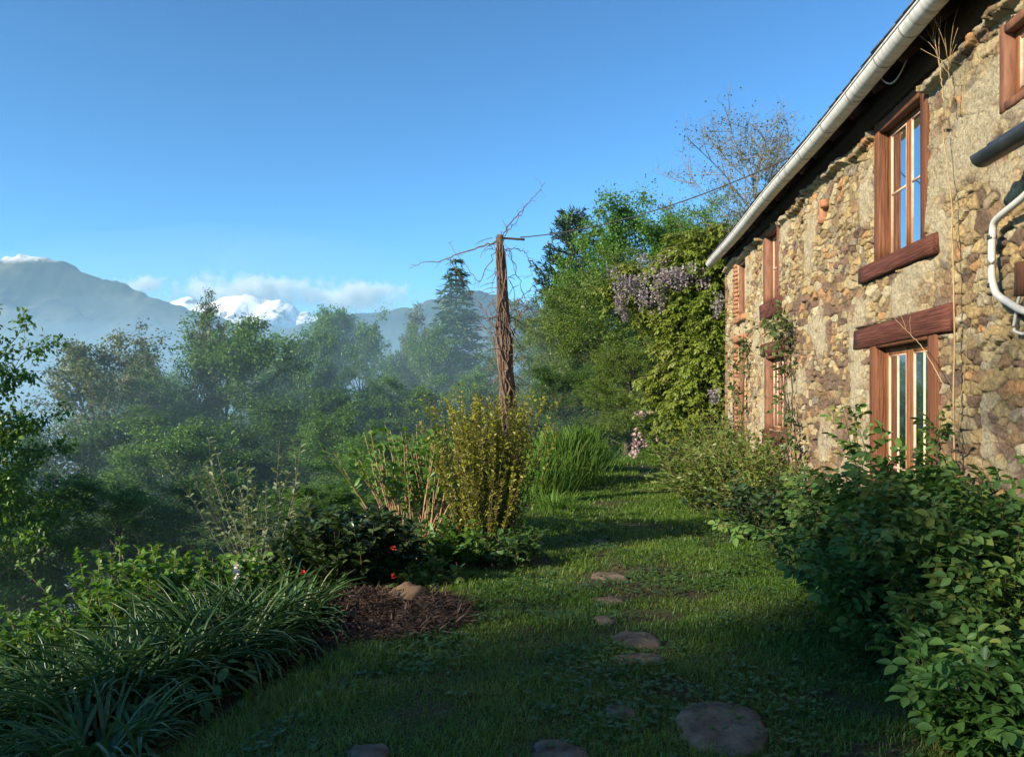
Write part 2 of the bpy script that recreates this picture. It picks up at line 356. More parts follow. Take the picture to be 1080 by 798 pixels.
# ------------------------------------------------------------------ sky, sun, air
SUN_EL, PHI = RAD(25), RAD(40)
sd = np.array([-cos(PHI) * cos(SUN_EL), -sin(PHI) * cos(SUN_EL), sin(SUN_EL)])      # towards the sun
W = bpy.data.worlds.new('World'); SC.world = W; W.use_nodes = True
nt = W.node_tree; nt.nodes.clear()
sky = nt.nodes.new('ShaderNodeTexSky'); sky.sky_type = 'NISHITA'; sky.sun_disc = False
sky.sun_elevation = SUN_EL; sky.sun_rotation = math.atan2(sd[0], sd[1])
sky.altitude = 900; sky.air_density = 1.0; sky.dust_density = .0; sky.ozone_density = 3.0
bg = nt.nodes.new('ShaderNodeBackground'); bg.inputs[1].default_value = .13
wo = nt.nodes.new('ShaderNodeOutputWorld')
tint = nt.nodes.new('ShaderNodeMix'); tint.data_type = 'RGBA'; tint.blend_type = 'MULTIPLY'; tint.inputs['Factor'].default_value = 1
tint.inputs['B'].default_value = (.66, 1.0, 1.04, 1)
lo = nt.nodes.new('ShaderNodeVectorMath'); lo.operation = 'SCALE'; lo.inputs['Scale'].default_value = .1
ga = nt.nodes.new('ShaderNodeGamma'); ga.inputs[1].default_value = 1.37
hi = nt.nodes.new('ShaderNodeVectorMath'); hi.operation = 'SCALE'; hi.inputs['Scale'].default_value = 10
nt.links.new(sky.outputs[0], lo.inputs[0]); nt.links.new(lo.outputs[0], ga.inputs[0]); nt.links.new(ga.outputs[0], hi.inputs[0])
nt.links.new(hi.outputs[0], tint.inputs['A']); nt.links.new(tint.outputs['Result'], bg.inputs[0]); nt.links.new(bg.outputs[0], wo.inputs[0])
sl = bpy.data.lights.new('sun', 'SUN'); sl.energy = 5.0; sl.angle = RAD(.5); sl.color = (1, .86, .66)
so = bpy.data.objects.new('sun', sl); COL.objects.link(so)
from mathutils import Vector
so.rotation_euler = Vector(sd).to_track_quat('Z', 'Y').to_euler(); so.location = (-30, -20, 30)

def haze():
    a = Acc(); a.box(-5200, 4300, -700, 5200, -79, hgt(262, D1) + 110)
    o = a.build('haze', vol_mat('thin_air', (.34, .69, 1.0), .00011, .1)); tag(o, 'thin blue morning haze', kind='stuff')
haze()

def ellipsoid(name, c, r, mat, label, seed=0):
    nu, nv = 48, 24
    th = np.arange(nu) / nu * 2 * pi; ph = np.linspace(.02, pi - .02, nv)
    T, Pp = np.meshgrid(th, ph)
    V = np.stack([np.cos(T) * np.sin(Pp), np.sin(T) * np.sin(Pp), np.cos(Pp)], -1)
    k = 1 + (fbm(np.cos(T) * 2 + 5, np.sin(T) * 2 + Pp * 2, seed, 3)[..., None] - .5) * .35
    V = V * k * np.array(r) + np.array(c)
    i = np.arange(nv - 1)[:, None] * nu; j = np.arange(nu)[None]; j2 = (j + 1) % nu
    Fq = np.stack([i + j, i + nu + j, i + nu + j2, i + j2], -1).reshape(-1, 4)
    o = mesh_np(name, V.reshape(-1, 3), [Fq, [list(range(nu))], [list(range((nv - 1) * nu, nv * nu))[::-1]]], mat, smooth=True)
    return tag(o, label, kind='stuff')
mx_, my_ = at(225, 62)
ellipsoid('mist', (mx_, my_, -13), (62, 56, 22.5), vol_mat('valley_mist', (.54, .81, 1.0), .0092, .1), 'pale morning mist hanging among the valley trees', 3)
mx_, my_ = at(200, 420)
ellipsoid('mist', (mx_, my_, -22), (420, 240, 62), vol_mat('far_mist', (.50, .78, 1.0), .0010, .1), 'white mist lying at the foot of the blue mountain', 8)

def cloud(px, py, wpx, hpx, D, seed, label):
    m, nt, out = newmat('cloud_vapour'); L = nt.links.new
    tc = node(nt, 'ShaderNodeTexCoord'); w = wpx / F * D / 2; h = hpx / F * D / 2
    nz = node(nt, 'ShaderNodeTexNoise', Scale=2.6 / (h * 2), Detail=5.0, Roughness=.55); L(tc.outputs['Object'], nz.inputs['Vector'])
    vs = node(nt, 'ShaderNodeVectorMath', operation='MULTIPLY'); vs.inputs[1].default_value = (1 / w, 1 / (w * .5), 1 / h); L(tc.outputs['Object'], vs.inputs[0])
    ln = node(nt, 'ShaderNodeVectorMath', operation='LENGTH'); L(vs.outputs[0], ln.inputs[0])
    sb = node(nt, 'ShaderNodeMath', operation='MULTIPLY_ADD'); L(nz.outputs['Fac'], sb.inputs[0]); sb.inputs[1].default_value = 2.6; sb.inputs[2].default_value = -.75
    s2 = node(nt, 'ShaderNodeMath', operation='SUBTRACT'); L(sb.outputs[0], s2.inputs[0]); L(ln.outputs['Value'], s2.inputs[1])
    mr = node(nt, 'ShaderNodeMapRange'); mr.inputs[1].default_value = -.15; mr.inputs[2].default_value = .45; mr.inputs[4].default_value = .03; L(s2.outputs[0], mr.inputs[0])
    v = node(nt, 'ShaderNodeVolumePrincipled'); v.inputs['Color'].default_value = (1, 1, 1, 1); v.inputs['Anisotropy'].default_value = -.65
    L(mr.outputs[0], v.inputs['Density']); L(v.outputs[0], out.inputs['Volume'])
    x, y = at(px, D); z = hgt(py, D)
    o = empty('cloud'); bpy.data.objects.remove(o)
    a = Acc(); a.box(-w * 1.15, w * 1.15, -w * .55, w * .55, -h * 1.2, h * 1.2)
    o = a.build('cloud', m); o.location = (x, y, z); o.rotation_euler = (0, 0, YAW)
    tag(o, label, kind='stuff')
cloud(255, 310, 190, 50, 6200, 1, 'white cloud bank behind the snowy peaks')
cloud(368, 314, 150, 46, 6300, 2, 'white cloud resting on the low blue ridge')
cloud(150, 300, 62, 28, 6100, 3, 'small white puff of cloud beside the blue mountain')

# ------------------------------------------------------------------ camera
cd = bpy.data.cameras.new('camera'); cam = bpy.data.objects.new('camera', cd); COL.objects.link(cam)
cd.sensor_width = 36; cd.lens = F / 1080 * 36; cd.shift_y = (HZ - 399) / 1080; cd.clip_end = 30000; cd.clip_start = .05
cam.location = (0, 0, EYE); cam.rotation_euler = (pi / 2, 0, YAW)
SC.camera = cam

# ------------------------------------------------------------------ stone house
WX = 2.7; Y0, Y1 = -1.0, 15.7; ZT = 4.52
HO = (WX, 9.0, 0.0)
house = empty('stone_house', HO)
tag(house, 'old two storey rubble stone house with red timber openings beside the lawn', 'house')
OPEN = {  # y0, y1, z0, z1
    'door': (6.42, 7.88, -.1, 2.12), 'win_up': (6.62, 7.80, 2.86, 4.16), 'win_small': (4.86, 5.50, 3.46, 4.02),
    'far_up': (11.5, 12.5, 3.03, 4.12), 'far_low': (11.1, 12.42, 1.12, 2.25), 'end_up': (13.95, 14.62, 3.06, 4.02), 'end_low': (13.95, 14.62, .35, 2.6)}

TIMBER = list(OPEN.values()) + [(6.38, 8.08, 2.715, 2.868), (6.14, 8.28, 2.09, 2.295), (11.42, 12.62, 2.79, 3.035), (11.05, 12.5, .86, 1.125), (10.95, 12.56, 2.235, 2.42)]
def stone_wall():
    ys = np.concatenate([np.arange(Y0, 4.4, .06), np.arange(4.4, 9.2, .0085), np.arange(9.2, Y1 + .001, .013)])
    zs = np.arange(-.35, ZT, .0085)
    # stones laid in rough courses
    r = np.random.default_rng(4); seeds = []
    z = -.6
    while z < ZT + .3:
        hrow = r.choice([r.uniform(.04, .07), r.uniform(.07, .11)], p=[.6, .4]); y = Y0 - .5 + r.uniform(0, .2)
        while y < Y1 + .5:
            w = min(.40, hrow * r.uniform(1.2, 3.6))
            seeds.append((y + w / 2, z + hrow / 2 + r.normal(0, hrow * .28), w, hrow * r.uniform(.8, 1.25))); y += w
        z += hrow
    S = np.array(seeds); ns = len(S)
    Yg, Zg = np.meshgrid(ys, zs, indexing='ij')
    wy = Yg + (fbm(Yg * 4, Zg * 4, 31, 2) - .5) * .09; wz = Zg + (fbm(Yg * 4, Zg * 4, 47, 2) - .5) * .06
    idx = np.zeros(Yg.shape, int); F1 = np.zeros(Yg.shape); F2 = np.zeros(Yg.shape)
    step = 24
    for a in range(0, len(ys), step):
        for b in range(0, len(zs), 48):
            sl_ = (slice(a, a + step), slice(b, b + 48))
            yy = wy[sl_].ravel(); zz = wz[sl_].ravel()
            c = np.nonzero((S[:, 0] > yy.min() - .4) & (S[:, 0] < yy.max() + .4) & (S[:, 1] > zz.min() - .3) & (S[:, 1] < zz.max() + .3))[0]
            sc = S[c]
            d = ((yy[:, None] - sc[None, :, 0]) / 2.1) ** 2 + (zz[:, None] - sc[None, :, 1]) ** 2
            o = np.argpartition(d, 1, axis=1)[:, :2]
            dd = np.take_along_axis(d, o, 1); q = np.argsort(dd, 1)
            o = np.take_along_axis(o, q, 1); dd = np.take_along_axis(dd, q, 1)
            shp = Yg[sl_].shape
            idx[sl_] = c[o[:, 0]].reshape(shp); q1, q2 = sc[o[:, 0]], sc[o[:, 1]]; F2[sl_] = ((dd[:, 1] - dd[:, 0]) / (2 * np.sqrt(((q1[:, 0] - q2[:, 0]) / 2.1) ** 2 + (q1[:, 1] - q2[:, 1]) ** 2) + 1e-6)).reshape(shp)
    edge = F2 - F1
    hs = r.uniform(0, 1, ns); tilt = r.normal(0, .11, (ns, 2))
    prof = sstep(.000, .007, edge + (fbm(Yg * 18, Zg * 18, 36, 3) - .5) * .012)
    ly = Yg - S[idx, 0]; lz = Zg - S[idx, 1]
    fine = fbm(Yg * 22, Zg * 22, 5, 4) - .5
    big = fbm(Yg * 1.1, Zg * 1.1, 61, 3) - .5
    stone_h = .004 + .024 * hs[idx] + ly * tilt[idx, 0] + lz * tilt[idx, 1] + fine * .018 - .035 * np.abs(fbm(Yg * 9, Zg * 13, 85, 3) - .5) + (fbm(Yg * 7, Zg * 7, 15, 2) - .5) * .012
    mort_h = -.015 + (fbm(Yg * 9, Zg * 9, 77, 4) - .5) * .03
    cover = .845 * fbm(Yg * 1.7, Zg * 1.7, 91, 4)                         # lime mortar smeared over some stones
    mort_h = mort_h + .044 * sstep(.40, .54, cover)
    disp = mort_h * (1 - prof) + stone_h * prof
    smear = sstep(-.008, .008, mort_h - stone_h) * prof
    disp = np.maximum(disp, mort_h * prof + disp * (1 - prof)) + big * .05
    zl = 4.13 - (Yg - 5) * .004 + .20 * (fbm(Yg * 1.7, Yg * 0 + 3, 7, 4) - .5)
    disp = disp + (.02 + .10 * fbm(Yg * 6, Zg * 6, 17, 3)) * sstep(zl - .07, zl - .04, Zg) * sstep(zl + .02, zl, Zg) - .07 * sstep(zl, zl + .03, Zg)
    for (a, b, c, d) in TIMBER:                                     # stones keep clear of the timbers let into them
        inn = sstep(a - .012, a + .008, Yg) * sstep(b + .012, b - .008, Yg) * sstep(c - .012, c + .008, Zg) * sstep(d + .012, d - .008, Zg)
        disp = disp * (1 - inn) + np.minimum(disp, -.02) * inn
    # colours of the stones themselves
    pal = np.array([(.46, .35, .19), (.40, .34, .24), (.50, .42, .27), (.28, .19, .125), (.21, .14, .115), (.17, .12, .105), (.48, .28, .15), (.52, .47, .36), (.35, .27, .165), (.27, .245, .21)])
    pw_a = np.array([.20, .16, .17, .09, .05, .02, .035, .12, .12, .035]); pw_b = np.array([.07, .07, .05, .18, .22, .18, .04, .05, .10, .04])
    ca = r.choice(len(pal), ns, p=pw_a / pw_a.sum()); cb = r.choice(len(pal), ns, p=pw_b / pw_b.sum())
    zone = np.exp(-((S[:, 0] - 9.35) / 1.25) ** 2) * sstep(3.5, 2.3, S[:, 1]) + .75 * np.exp(-((S[:, 0] - 5.6) / .7) ** 2) * sstep(2.0, 1.2, S[:, 1]) + .15
    usb = r.uniform(0, 1, ns) < zone
    sc_ = np.where(usb[:, None], pal[cb], pal[ca]) * r.uniform(.82, 1.14, (ns, 1)); sc_ = sc_ * .88 + np.array([.30, .25, .165]) * .12; sc_ = sc_ * np.array([1.06, 1.0, .85])
    mort = np.array([.47, .405, .27])
    mcol = mort * (.82 + .36 * fbm(Yg * 6, Zg * 6, 13, 4))[..., None]
    mf = np.clip(np.maximum(1 - prof, smear), 0, 1) * sstep(.44, .58, cover)
    base = sc_[idx] * (.78 + .44 * fbm(Yg * 15, Zg * 15, 23, 4))[..., None]
    gap_col = np.array([.09, .07, .05])  # darker tone for the open joints between stones
    colr = base * (1 - mf)[..., None] + mcol * mf[..., None]
    gap = (1 - prof) * (1 - mf)
    colr = colr * (1 - gap * .85)[..., None] + gap_col * (gap * .85)[..., None]
    X = WX - disp
    V = np.stack([X, Yg, Zg], -1).reshape(-1, 3) - np.array(HO)
    n = len(zs); i = np.arange(len(ys) - 1)[:, None]; j = np.arange(n - 1)[None]
    ym = (ys[:-1] + ys[1:])[:, None] / 2; zm = (zs[:-1] + zs[1:])[None] / 2
    keep = np.ones((len(ys) - 1, n - 1), bool)
    for (a, b, c, d) in OPEN.values(): keep &= ~((ym > a + .03) & (ym < b - .03) & (zm > c + .03) & (zm < d - .03))
    Fq = np.stack([i * n + j, i * n + j + 1, (i + 1) * n + j + 1, (i + 1) * n + j], -1)[keep]
    m, nt, out = newmat('rubble_stone'); L = nt.links.new
    at_ = node(nt, 'ShaderNodeAttribute', attribute_name='stone_colour'); tc = node(nt, 'ShaderNodeTexCoord')
    nz = node(nt, 'ShaderNodeTexNoise', Scale=38.0, Detail=8.0, Roughness=.7); L(tc.outputs['Object'], nz.inputs['Vector'])
    n2 = node(nt, 'ShaderNodeTexNoise', Scale=110.0, Detail=4.0, Roughness=.7); L(tc.outputs['Object'], n2.inputs['Vector'])
    hv = node(nt, 'ShaderNodeMapRange'); hv.inputs[1].default_value = .3; hv.inputs[2].default_value = .7; hv.inputs[3].default_value = .5; hv.inputs[4].default_value = 1.4; L(nz.outputs['Fac'], hv.inputs[0])
    vm = node(nt, 'ShaderNodeVectorMath', operation='SCALE'); L(at_.outputs['Color'], vm.inputs[0]); L(hv.outputs[0], vm.inputs['Scale'])
    b = node(nt, 'ShaderNodeBsdfPrincipled', Roughness=.92); b.inputs['Specular IOR Level'].default_value = .2; L(vm.outputs[0], b.inputs['Base Color'])
    ad = node(nt, 'ShaderNodeMath', operation='ADD'); L(nz.outputs['Fac'], ad.inputs[0]); L(n2.outputs['Fac'], ad.inputs[1])
    bp = node(nt, 'ShaderNodeBump', Strength=1.0, Distance=.02); L(ad.outputs[0], bp.inputs['Height']); L(bp.outputs[0], b.inputs['Normal'])
    L(b.outputs[0], out.inputs['Surface'])
    mesh_np('wall', V, [Fq], m, house, smooth=True, colors=colr.reshape(-1, 3))
    return m
M['rubble'] = stone_wall()

def house_shell():
    # far gable, back wall, near gable, floors: solid so the rooms are dark
    a = Acc()
    xr, zr = 6.2, 7.55
    def gable(y, t):
        p = [(WX + .06, -.5), (9.7, -.5), (9.7, 4.5), (xr, zr), (WX + .06, 4.5)]
        V = [(x, y, z) for x, z in p] + [(x, y + t, z) for x, z in p]
        a.add(V, [[0, 1, 2, 3, 4]], [[9, 8, 7, 6, 5]], [(i, i + 5, (i + 1) % 5 + 5, (i + 1) % 5) for i in range(5)])
    gable(Y1 - .42, .40); gable(Y0 + .02, .4)
    a.box(9.3, 9.68, Y0 + .44, Y1 - .44, -.5, 4.5)
    a.build('wall', M['plaster'], house, HO)['label'] = 'plain rendered gable and back walls of the house'
    c = Acc(); r = np.random.default_rng(2)
    c.box(WX + .5, 9.28, Y0 + .44, Y1 - .44, 2.42, 2.6)          # upper floor
    c.build('floor', M['darkwood'], house, HO)
    # wall core behind the stones, pier by pier between the openings
    d = Acc()
    cuts = sorted({Y0 + .03, Y1 - .44} | {v for o in OPEN.values() for v in o[:2]})
    for q0, q1 in zip(cuts[:-1], cuts[1:]):
        ym = (q0 + q1) / 2; occ = sorted([(o[2], o[3]) for o in OPEN.values() if o[0] < ym < o[1]])
        z = -.5
        for (z0, z1) in occ:
            if z0 > z: d.box(WX + .10, WX + .22, q0, q1, z, z0)
            z = z1
        d.box(WX + .10, WX + .22, q0, q1, z, 4.66)
    d.build('wall', M['darkwood'], house, HO)['label'] = 'inner leaf of the front wall behind the stones'
    # quoins at the far corner
    q = Acc(); z = -.3
    while z < 4.5:
        h = r.uniform(.14, .26); w = r.uniform(.16, .34)
        q.beam((WX - .012 - w * .0, Y1 + .005, z), (WX - .012, Y1 + .005, z + h - .012), .10, .09, (1, 0, 0), .02, 3, .006, int(z * 100)); z += h
    q.build('quoins', M['rock'], house, HO)
house_shell()

GX, GR = 2.40, .090
def gutter_z(y): return 4.385 - (y - 5) * .0125 + .012 * np.sin(np.asarray(y) * 1.3)
def roof_and_gutter():
    r = np.random.default_rng(8)
    ang = math.atan2(7.55 - 4.52, 6.2 - 2.5); ca, sa = cos(ang), sin(ang)
    a = Acc()
    rows = 22; rl = 4.9 / rows
    for side in (0, 1):
        for k in range(rows):
            y = Y0 - .1 + (k % 2) * .11
            while y < Y1 + .22:
                w = r.uniform(.17, .27)
                s0 = k * rl - .02 + r.normal(0, .012); s1 = s0 + rl * 2.0; th = r.uniform(.007, .014)
                lift = .012 + r.uniform(0, .008)
                x0, z0 = 2.37 + s0 * ca, gutter_z(y) + .065 + s0 * sa; x1, z1 = 2.37 + s1 * ca, gutter_z(y) + .065 + s1 * sa
                nx, nz_ = -sa, ca
                pts = []
                for (xx, zz, l) in ((x0, z0, lift + .012), (x1, z1, lift - .012)):
                    for yy in (y + .003, y + w - .003):
                        for q in (0, th):
                            X = xx + nx * (l + q); Z = zz + nz_ * (l + q)
                            if side: X = 12.4 - X
                            pts.append((X, yy, Z))
                f = [(0, 1, 3, 2), (4, 6, 7, 5), (0, 4, 5, 1), (2, 3, 7, 6), (0, 2, 6, 4), (1, 5, 7, 3)]
                a.add(pts, f); y += w
    roof = a.build('roof', M['slate'], house, HO)
    b = Acc()                                                    # boards under the slates
    for side in (0, 1):
        p = [(2.47, 4.47), (6.2, 7.50), (6.2, 7.46), (2.47, 4.43)]
        V = []
        for yy in (Y0 - .05, Y1 + .15):
            for x, z in p: V.append((12.4 - x if side else x, yy, z - (.10 if yy > 5 else 0)))
        b.add(V, [(0, 1, 2, 3), (7, 6, 5, 4), (0, 4, 5, 1), (1, 5, 6, 2), (2, 6, 7, 3), (3, 7, 4, 0)])
    b.build('roof_boards', M['darkwood'], roof)
    for y in np.arange(Y0 + .3, Y1, .62):
        c = Acc(); zz = float(gutter_z(y))
        c.beam((2.52, y, zz - .0), (3.3, y, zz + .78 * sa / ca - .02), .07, .11, (0, 0, 1), .008, 4, .003, int(y * 10))
        c.build('rafter', M['darkwood'], roof)
    eb = Acc(); eb.beam((WX + .035, Y0 + .1, 4.355), (WX + .035, Y1 - .05, 4.355), .05, .29, (0, 0, 1), .006, 40, .002, 9)
    eb.build('eave_board', M['darkwood'], house, HO)
    ob = Acc(); ob.beam((WX + .05, Y0 + .1, 4.62), (WX + .05, Y1 - .1, 4.50), .14, .14, (0, 0, 1), .01, 30, .004, 3)
    ob.build('wall_plate', M['darkwood'], house, HO)
    # half-round gutter
    ys = np.linspace(Y0 - .1, Y1 + .28, 90); zc = gutter_z(ys)
    th = np.linspace(pi, 2 * pi, 15)
    prof = [(cos(t) * GR, sin(t) * GR) for t in th] + [(cos(t) * (GR - .006), sin(t) * (GR - .006)) for t in th[::-1]]
    P = np.array(prof); k = len(P)
    V = np.stack([np.broadcast_to(GX + P[None, :, 0], (90, k)), np.repeat(ys[:, None], k, 1), zc[:, None] + P[None, :, 1]], -1).reshape(-1, 3)
    i = np.arange(89)[:, None] * k; j = np.arange(k)[None]; j2 = (j + 1) % k
    g = Acc(); g.add(V, np.stack([i + j, i + k + j, i + k + j2, i + j2], -1).reshape(-1, 4), [list(range(k))[::-1]])
    capv = [(GX + x * .995, ys[-1] - .004, zc[-1] + z * .995) for x, z in prof[:15]]
    g.add(capv, [list(range(15))])
    gut = g.build('gutter', M['zinc'], house, HO, smooth=False)
    gut['label'] = 'pale weathered half-round zinc gutter along the eaves'
    bead = Acc(); bead.tube(np.stack([np.full(90, GX - GR), ys, zc + .004], -1), .011, 8)
    bead.build('rim', M['zinc'], gut)
    for y in [5.02, 5.62, 6.2, 6.72, 7.42, 8.2, 9.05, 9.95, 10.9, 11.9, 13.0, 14.2, 15.3]:
        h = Acc(); z = float(gutter_z(y)); w = .008
        pr = [(cos(t) * (GR + .003), sin(t) * (GR + .003)) for t in th]; pr2 = [(cos(t) * (GR + .001), sin(t) * (GR + .001)) for t in th[::-1]]
        Q = pr + pr2; kk = len(Q)
        V = [(GX + x, y - w, z + zz) for x, zz in Q] + [(GX + x, y + w, z + zz) for x, zz in Q]
        h.add(V, [(a_, (a_ + 1) % kk, (a_ + 1) % kk + kk, a_ + kk) for a_ in range(kk)], [list(range(kk))[::-1]], [list(range(kk, 2 * kk))])
        h.build('bracket', M['seam'], gut)
    for ch in gut.children: ch.location = (-HO[0], -HO[1], -HO[2])
    for ch in roof.children: ch.location = (-HO[0], -HO[1], -HO[2])
roof_and_gutter()

def glazing(parent, y0, y1, z0, z1, X, leaves=2, bars=1, vbars=0, stile=.05, rail_b=.06):
    """casement leaves in the plane X; frames, pale beads, glass as sub-parts"""
    w = (y1 - y0) / leaves
    fr = Acc(); bd = Acc(); gl = Acc()
    for k in range(leaves):
        a, b = y0 + k * w + .003, y0 + (k + 1) * w - .003
        for yy in (a + stile / 2, b - stile / 2): fr.beam((X, yy, z0), (X, yy, z1), .045, stile, (0, 1, 0), .006, 5, .001, int(yy * 100))
        fr.beam((X, a + stile, z0 + rail_b / 2), (X, b - stile, z0 + rail_b / 2), .042, rail_b, (0, 0, 1), .006, 4, .001, k)
        fr.beam((X, a + stile, z1 - stile / 2), (X, b - stile, z1 - stile / 2), .042, stile, (0, 0, 1), .006, 4, .001, k + 3)
        ga, gb, gc, gd = a + stile, b - stile, z0 + rail_b, z1 - stile
        for yy in (ga + .006, gb - .006): bd.beam((X - .015, yy, gc), (X - .015, yy, gd), .012, .011, (0, 1, 0), .002, 2, .0005)
        for zz in (gc + .006, gd - .006): bd.beam((X - .0145, ga + .012, zz), (X - .0145, gb - .012, zz), .012, .011, (0, 0, 1), .002, 2, .0005)
        for q in range(bars):
            zz = gc + (gd - gc) * (q + 1) / (bars + 1)
            bd.beam((X - .014, ga + .012, zz), (X - .014, gb - .012, zz), .012, .020, (0, 0, 1), .003, 2, .0005)
        for q in range(vbars):
            yy = ga + (gb - ga) * (q + 1) / (vbars + 1)
            bd.beam((X - .014, yy, gc + .012), (X - .014, yy, gd - .012), .012, .016, (0, 1, 0), .003, 2, .0005)
        gl.add([(X - .012, ga, gc), (X - .012, gb, gc), (X - .012, gb, gd), (X - .012, ga, gd)], [(0, 1, 2, 3)])
    s = fr.build('sash', M['sash'], parent); bead = bd.build('glazing_bar', M['bead'], parent); g = gl.build('glass', M['glass'], parent)
    for q in (s, bead, g): q.location = (-HO[0], -HO[1], -HO[2])

def opening(name, key, wood, jw=.12, hd=.12, dep=.17, proud=.03, leaves=2, bars=1, vbars=0, sill=None, lintel=None, label=None, rec=.13, curtain=False, head=True, foot=False, stile=.05):
    y0, y1, z0, z1 = OPEN[key]
    a = Acc(); xa = WX - proud; xb = xa + dep; xm = (xa + xb) / 2
    for yy in (y0 + jw / 2, y1 - jw / 2): a.beam((xm, yy, z0), (xm, yy, z1), dep, jw, (0, 1, 0), .008, 8, .002, int(yy * 31))
    if head: a.beam((xm, y0 + jw, z1 - hd / 2), (xm, y1 - jw, z1 - hd / 2), dep - .004, hd, (0, 0, 1), .008, 6, .002, 5)
    if foot: a.beam((xm, y0 + jw, z0 + .03), (xm, y1 - jw, z0 + .03), dep - .004, .06, (0, 0, 1), .008, 6, .002, 6)
    f = a.build(name, wood, house, HO)
    if label: f['label'] = label
    glazing(f, y0 + jw, y1 - jw, z0 + (.06 if foot else .0), z1 - (hd if head else 0), WX - proud + rec, leaves, bars, vbars, stile)
    if sill:
        s = Acc(); (sy0, sy1, sz0, sz1, pr, tl) = sill
        s.beam((WX - pr + .15, sy0, (sz0 + sz1) / 2 + tl), (WX - pr + .15, sy1, (sz0 + sz1) / 2 - tl), .30, sz1 - sz0, (0, 0, 1), .014, 10, .004, int(sy0 * 7))
        o = s.build('sill', M['redwood'], f); o.location = (-HO[0], -HO[1], -HO[2])
    if lintel:
        s = Acc(); (sy0, sy1, sz0, sz1, pr, tl) = lintel
        s.beam((WX - pr + .15, sy0, (sz0 + sz1) / 2 + tl), (WX - pr + .15, sy1, (sz0 + sz1) / 2 - tl), .30, sz1 - sz0, (0, 0, 1), .014, 10, .004, int(sy0 * 9))
        o = s.build('lintel', M['redwood'], f); o.location = (-HO[0], -HO[1], -HO[2])
    if curtain:
        c = Acc(); n = 10; yy = np.linspace(y1 - jw - .22, y1 - jw, n); xx = WX + .30 + .02 * np.sin(yy * 60)
        V = np.concatenate([np.stack([xx, yy, np.full(n, z0 + .05)], -1), np.stack([xx + .01, yy, np.full(n, z1 - .2)], -1)])
        keep = [(i, i + 1, n + i + 1, n + i) for i in range(n - 1)]
        c.add(V, keep); o = c.build('curtain', M['curtain'], f); o.location = (-HO[0], -HO[1], -HO[2])
    return f
opening('window', 'win_up', M['redwood_post'], .13, .10, .18, .015, sill=(6.38, 8.08, 2.715, 2.868, .075, 0), rec=.11, curtain=True, label='red-brown upper window with a heavy timber sill above the door')
dr = opening('door', 'door', M['redwood_post'], .17, .05, .17, .03, leaves=2, bars=1, vbars=1, lintel=(6.14, 8.28, 2.09, 2.295, .05, .012), rec=.11, head=True, stile=.075,
        label='red-brown glazed double door under a thick timber lintel')
opening('window', 'win_small', M['palewood'], .07, .06, .14, .02, leaves=1, bars=0, rec=.09, foot=True, label='small pale timber window above the black canopy gutter')
opening('window', 'far_up', M['palewood'], .13, .08, .18, .03, sill=(11.42, 12.62, 2.79, 3.035, .06, .0), rec=.13, curtain=True, label='pinkish upper window nearer the far corner')
opening('window', 'far_low', M['palewood'], .12, .06, .18, .03, leaves=2, bars=1, vbars=1, sill=(11.05, 12.5, .86, 1.125, .05, 0), lintel=(10.95, 12.56, 2.235, 2.42, .06, 0), rec=.12, label='lower window with pale glazing bars behind the climber')
opening('window', 'end_up', M['palewood'], .07, .06, .14, .0, leaves=1, bars=1, rec=.10, foot=True, label='narrow upper window at the far corner')
opening('window', 'end_low', M['palewood'], .07, .06, .14, .0, leaves=1, bars=2, rec=.10, foot=True, label='tall narrow lower window at the far corner')

def brick_trim():
    r = np.random.default_rng(5)
    for key in ('end_up', 'end_low'):
        y0, y1, z0, z1 = OPEN[key]; a = Acc(); z = z0
        while z < z1:
            w = r.uniform(.13, .26)
            a.beam((WX - .012, y1 + .01, z + .033), (WX - .012, y1 + .01 + w, z + .033), .11, .06, (0, 0, 1), .008, 2, .003, int(z * 50)); z += .074
        a.build('brick_jamb', M['brick'], house, HO)
        b = Acc()
        zz = z1 + .05 if key == 'end_low' else z0 - .07
        for t in range(7):
            b.beam((WX - .02, y0 - .08 + t * .12, zz), (WX - .02, y0 + .03 + t * .12, zz), .14, .11, (0, 0, 1), .01, 2, .003, t)
        b.build('brick_lintel' if key == 'end_low' else 'brick_sill', M['brick'], house, HO)
    a = Acc(); a.beam((WX - .02, 9.42, 3.60), (WX - .02, 9.40, 3.86), .09, .12, (0, 1, 0), .02, 4, .008, 3); a.beam((WX - .03, 9.30, 3.76), (WX - .03, 9.32, 3.84), .09, .08, (0, 1, 0), .02, 3, .006, 4)
    o = a.build('brick_patch', M['brick'], house, HO); o['label'] = 'orange brick set in the stones between the upper windows'
    # lumpy mortar ledge where the wall meets the eaves
    return
    n = 170; y = np.linspace(5.0, 15.4, n); a = Acc()
    pts = np.stack([np.full(n, WX - .05) + .03 * (fbm(y * 3, y * 0, 5, 3) - .5), y, 4.20 - (y - 5) * .004 + .16 * (fbm(y * 1.6, y * 0 + 3, 7, 4) - .5)], -1)
    a.tube(pts, .03 + .03 * fbm(y * 6, y * 0, 9, 3), 7)
    o = a.build('mortar_ledge', M['rubble_plain'], house, HO)
M['rubble_plain'] = surf_mat('old_mortar', [(.3, (.22, .175, .115)), (.7, (.42, .35, .24))], 9, .9, .8, dist=.012)
brick_trim()

